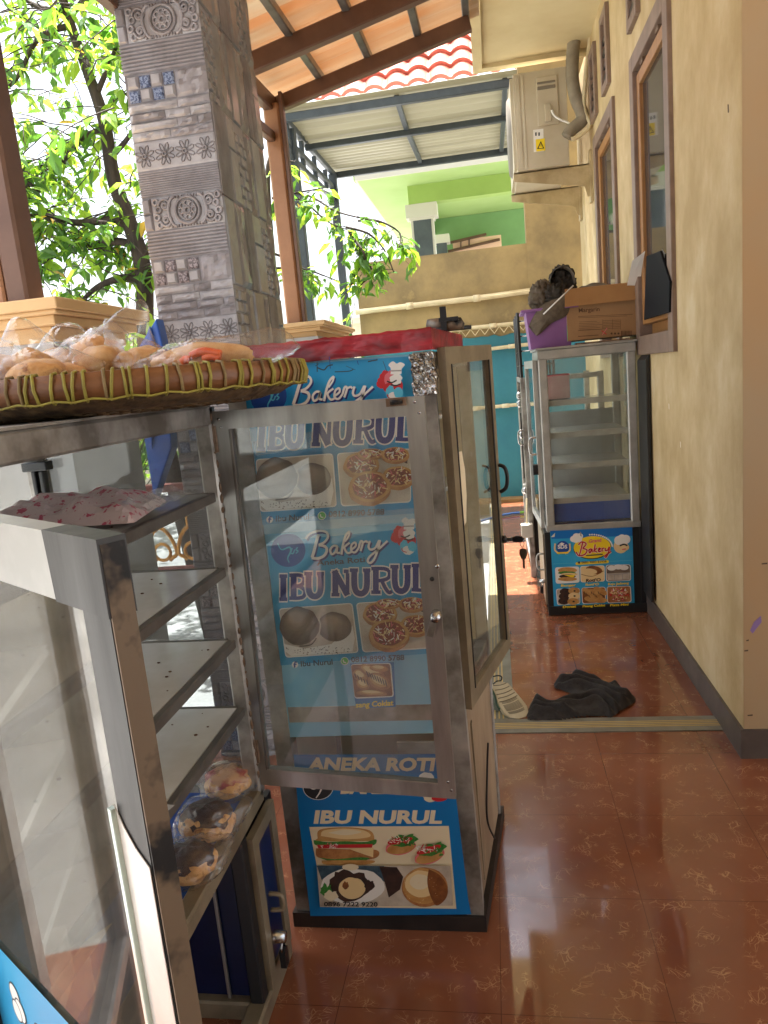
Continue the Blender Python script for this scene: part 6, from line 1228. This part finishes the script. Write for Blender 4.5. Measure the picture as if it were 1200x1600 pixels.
b = MB(); p = atz(838, 812, .35); b.box((.13, 4.98, .33), (.21, 5.05, .42), mat('pale plastic box', srgb(206, 200, 186), .5)); b.tube([(.17, 5.0, .42), (.18, 5.02, .6)], .008, pipem, 6); tag(b.build('switch_box', bevel=.006), 'small pale plastic box hanging beside the half hidden cabinet', 'box')

# ------------------------------------------------------------------ on the floor: dark cloth, shoe, wire hook
dcl = mat('charcoal cloth', srgb(54, 50, 50), .92, 0, srgb(42, 38, 38), 40, bump=.3, bscale=120)
z9 = lambda X, Y: (690+X*.26667, 1000+Y*.26667)
out = [(655, 250), (690, 232), (740, 230), (765, 205), (850, 205), (920, 232), (960, 258), (1050, 262), (1062, 290), (1130, 318), (1128, 360), (1060, 400), (1000, 445), (940, 436), (840, 440), (700, 460), (590, 462), (500, 458), (510, 385), (535, 350), (600, 340), (660, 358), (720, 352), (770, 325), (740, 300), (700, 285), (660, 275)]
poly = [atz(*z9(*p), .012) for p in out]; P2 = [(p.x, p.y) for p in spline([tuple(p) for p in poly+[poly[0]]], 4)[:-1]]
def inside(x, y):
    r = False; j = len(P2)-1
    for i in range(len(P2)):
        xi, yi = P2[i]; xj, yj = P2[j]
        if (yi > y) != (yj > y) and x < (xj-xi)*(y-yi)/(yj-yi)+xi: r = not r
        j = i
    return r
def dist(x, y):
    best = 9
    for i in range(len(P2)):
        a = Vector(P2[i-1]); e = Vector(P2[i]); ab = e-a; t = max(0, min(1, (Vector((x, y))-a).dot(ab)/max(ab.length_squared, 1e-9))); best = min(best, (Vector((x, y))-a-ab*t).length)
    return best
b = MB(); idx = {}; vs = []; fs = []; xs = [p[0] for p in P2]; ys_ = [p[1] for p in P2]; st_ = .0045; nx = int((max(xs)-min(xs))/st_)+1; ny = int((max(ys_)-min(ys_))/st_)+1
for i in range(nx):
    for j in range(ny):
        x, y = min(xs)+i*st_, min(ys_)+j*st_
        if inside(x, y):
            d = dist(x, y); e = min(d/.03, 1)**.5; a = x*.8+y*1.4; k = (.5+.5*math.sin(a*58+8*noise.noise(Vector((x*7, y*7, 1)))))*.9+.6*noise.noise(Vector((x*11, y*8, 4)))+.35
            idx[(i, j)] = len(vs); vs.append((x, y, .001+e*(.008+.040*max(0, k)*min(d/.04, 1)**.6)))
for (i, j), a in idx.items():
    if all(c_ in idx for c_ in ((i+1, j), (i+1, j+1), (i, j+1))): fs.append((a, idx[(i+1, j)], idx[(i+1, j+1)], idx[(i, j+1)]))
b.add(vs, fs, dcl, True); tag(b.build('dropped_cloth'), 'crumpled charcoal cloth dropped on the floor at the step edge', 'cloth')
solem = mat('cream rubber sole', srgb(206, 196, 168), .6, 0, srgb(186, 174, 144), 12); solg = mat('sole groove', srgb(116, 106, 88), .7)
shoe = thing('worn_shoe', 'single shoe lying on its side with cream ribbed sole showing', 'shoe', (-.03, 3.1, 0))
zq = lambda X, Y: (690+X*.26667, 1000+Y*.26667)
pl0 = atz(*zq(450, 450), .005); pn = Vector((.25, -.75, .62)).normalized()
def shp(X, Y, h=0): return atp(*zq(X, Y), pl0, pn)+pn*h
outl = [(300, 255), (340, 243), (390, 252), (425, 292), (465, 340), (500, 385), (508, 420), (495, 450), (450, 462), (400, 455), (365, 425), (340, 385), (318, 330), (300, 285)]
b = MB(); b.prism([shp(x, y) for x, y in outl], -pn*.028, solem)
L_e = spline([(298, 268), (318, 330), (340, 385), (365, 425), (400, 452)], 8); R_e = spline([(385, 250), (425, 292), (465, 340), (498, 385), (506, 425)], 8)
for i in range(17):
    t = (.03+i*.095) if i < 5 else (.46+(i-5)*.036); a = L_e[int(t*(len(L_e)-1))]; e_ = R_e[int(t*(len(R_e)-1))]; k_ = .06 if i < 5 else .14; a2, e2 = a.lerp(e_, k_), a.lerp(e_, 1-k_); m_ = a2.lerp(e2, .5)+Vector((3, 5, 0))
    b.tube([shp(p.x, p.y, .0006) for p in (a2, a2.lerp(m_, .5)+Vector((1, 1, 0)), m_, m_.lerp(e2, .5)+Vector((1, 1, 0)), e2)], .0022 if i < 5 else .0015, solg, 5)
b.build('sole', shoe, .003)
b = MB(); up_ = mat('green grey shoe canvas', srgb(120, 126, 110), .85, 0, srgb(90, 98, 84), 20, bump=.3)
c_ = shp(405, 350, -.055); b.blob(shp(380, 340, -.06), (.05, .035, .085), up_, .15, 2, 16, 10, 3); b.build('upper', shoe)
b = MB(); P = [shp(*p, .01) for p in ((300, 262), (320, 245), (345, 240), (348, 218), (325, 212), (300, 218))]; b.tube(spline(P), .003, blackm, 6); tag(b.build('wire_hook'), 'thin black wire hook above the shoe', 'hook')
b = MB(); P = [shp(*p, .008) for p in ((290, 290), (310, 330), (322, 380), (340, 410))]; b.tube(spline(P), .005, mat('dark green cord', (.03, .07, .04), .6), 6); tag(b.build('green_rope'), 'dark green cord beside the shoe under the side door', 'cord')

# ------------------------------------------------------------------ the street side behind and left of the viewer (seen only in reflections)
b = MB(); b.box((-14, -9, -.17), (-13.6, 9, 3.4), nw); tag(b.build('street_wall'), 'pale plaster wall across the yard', 'wall')
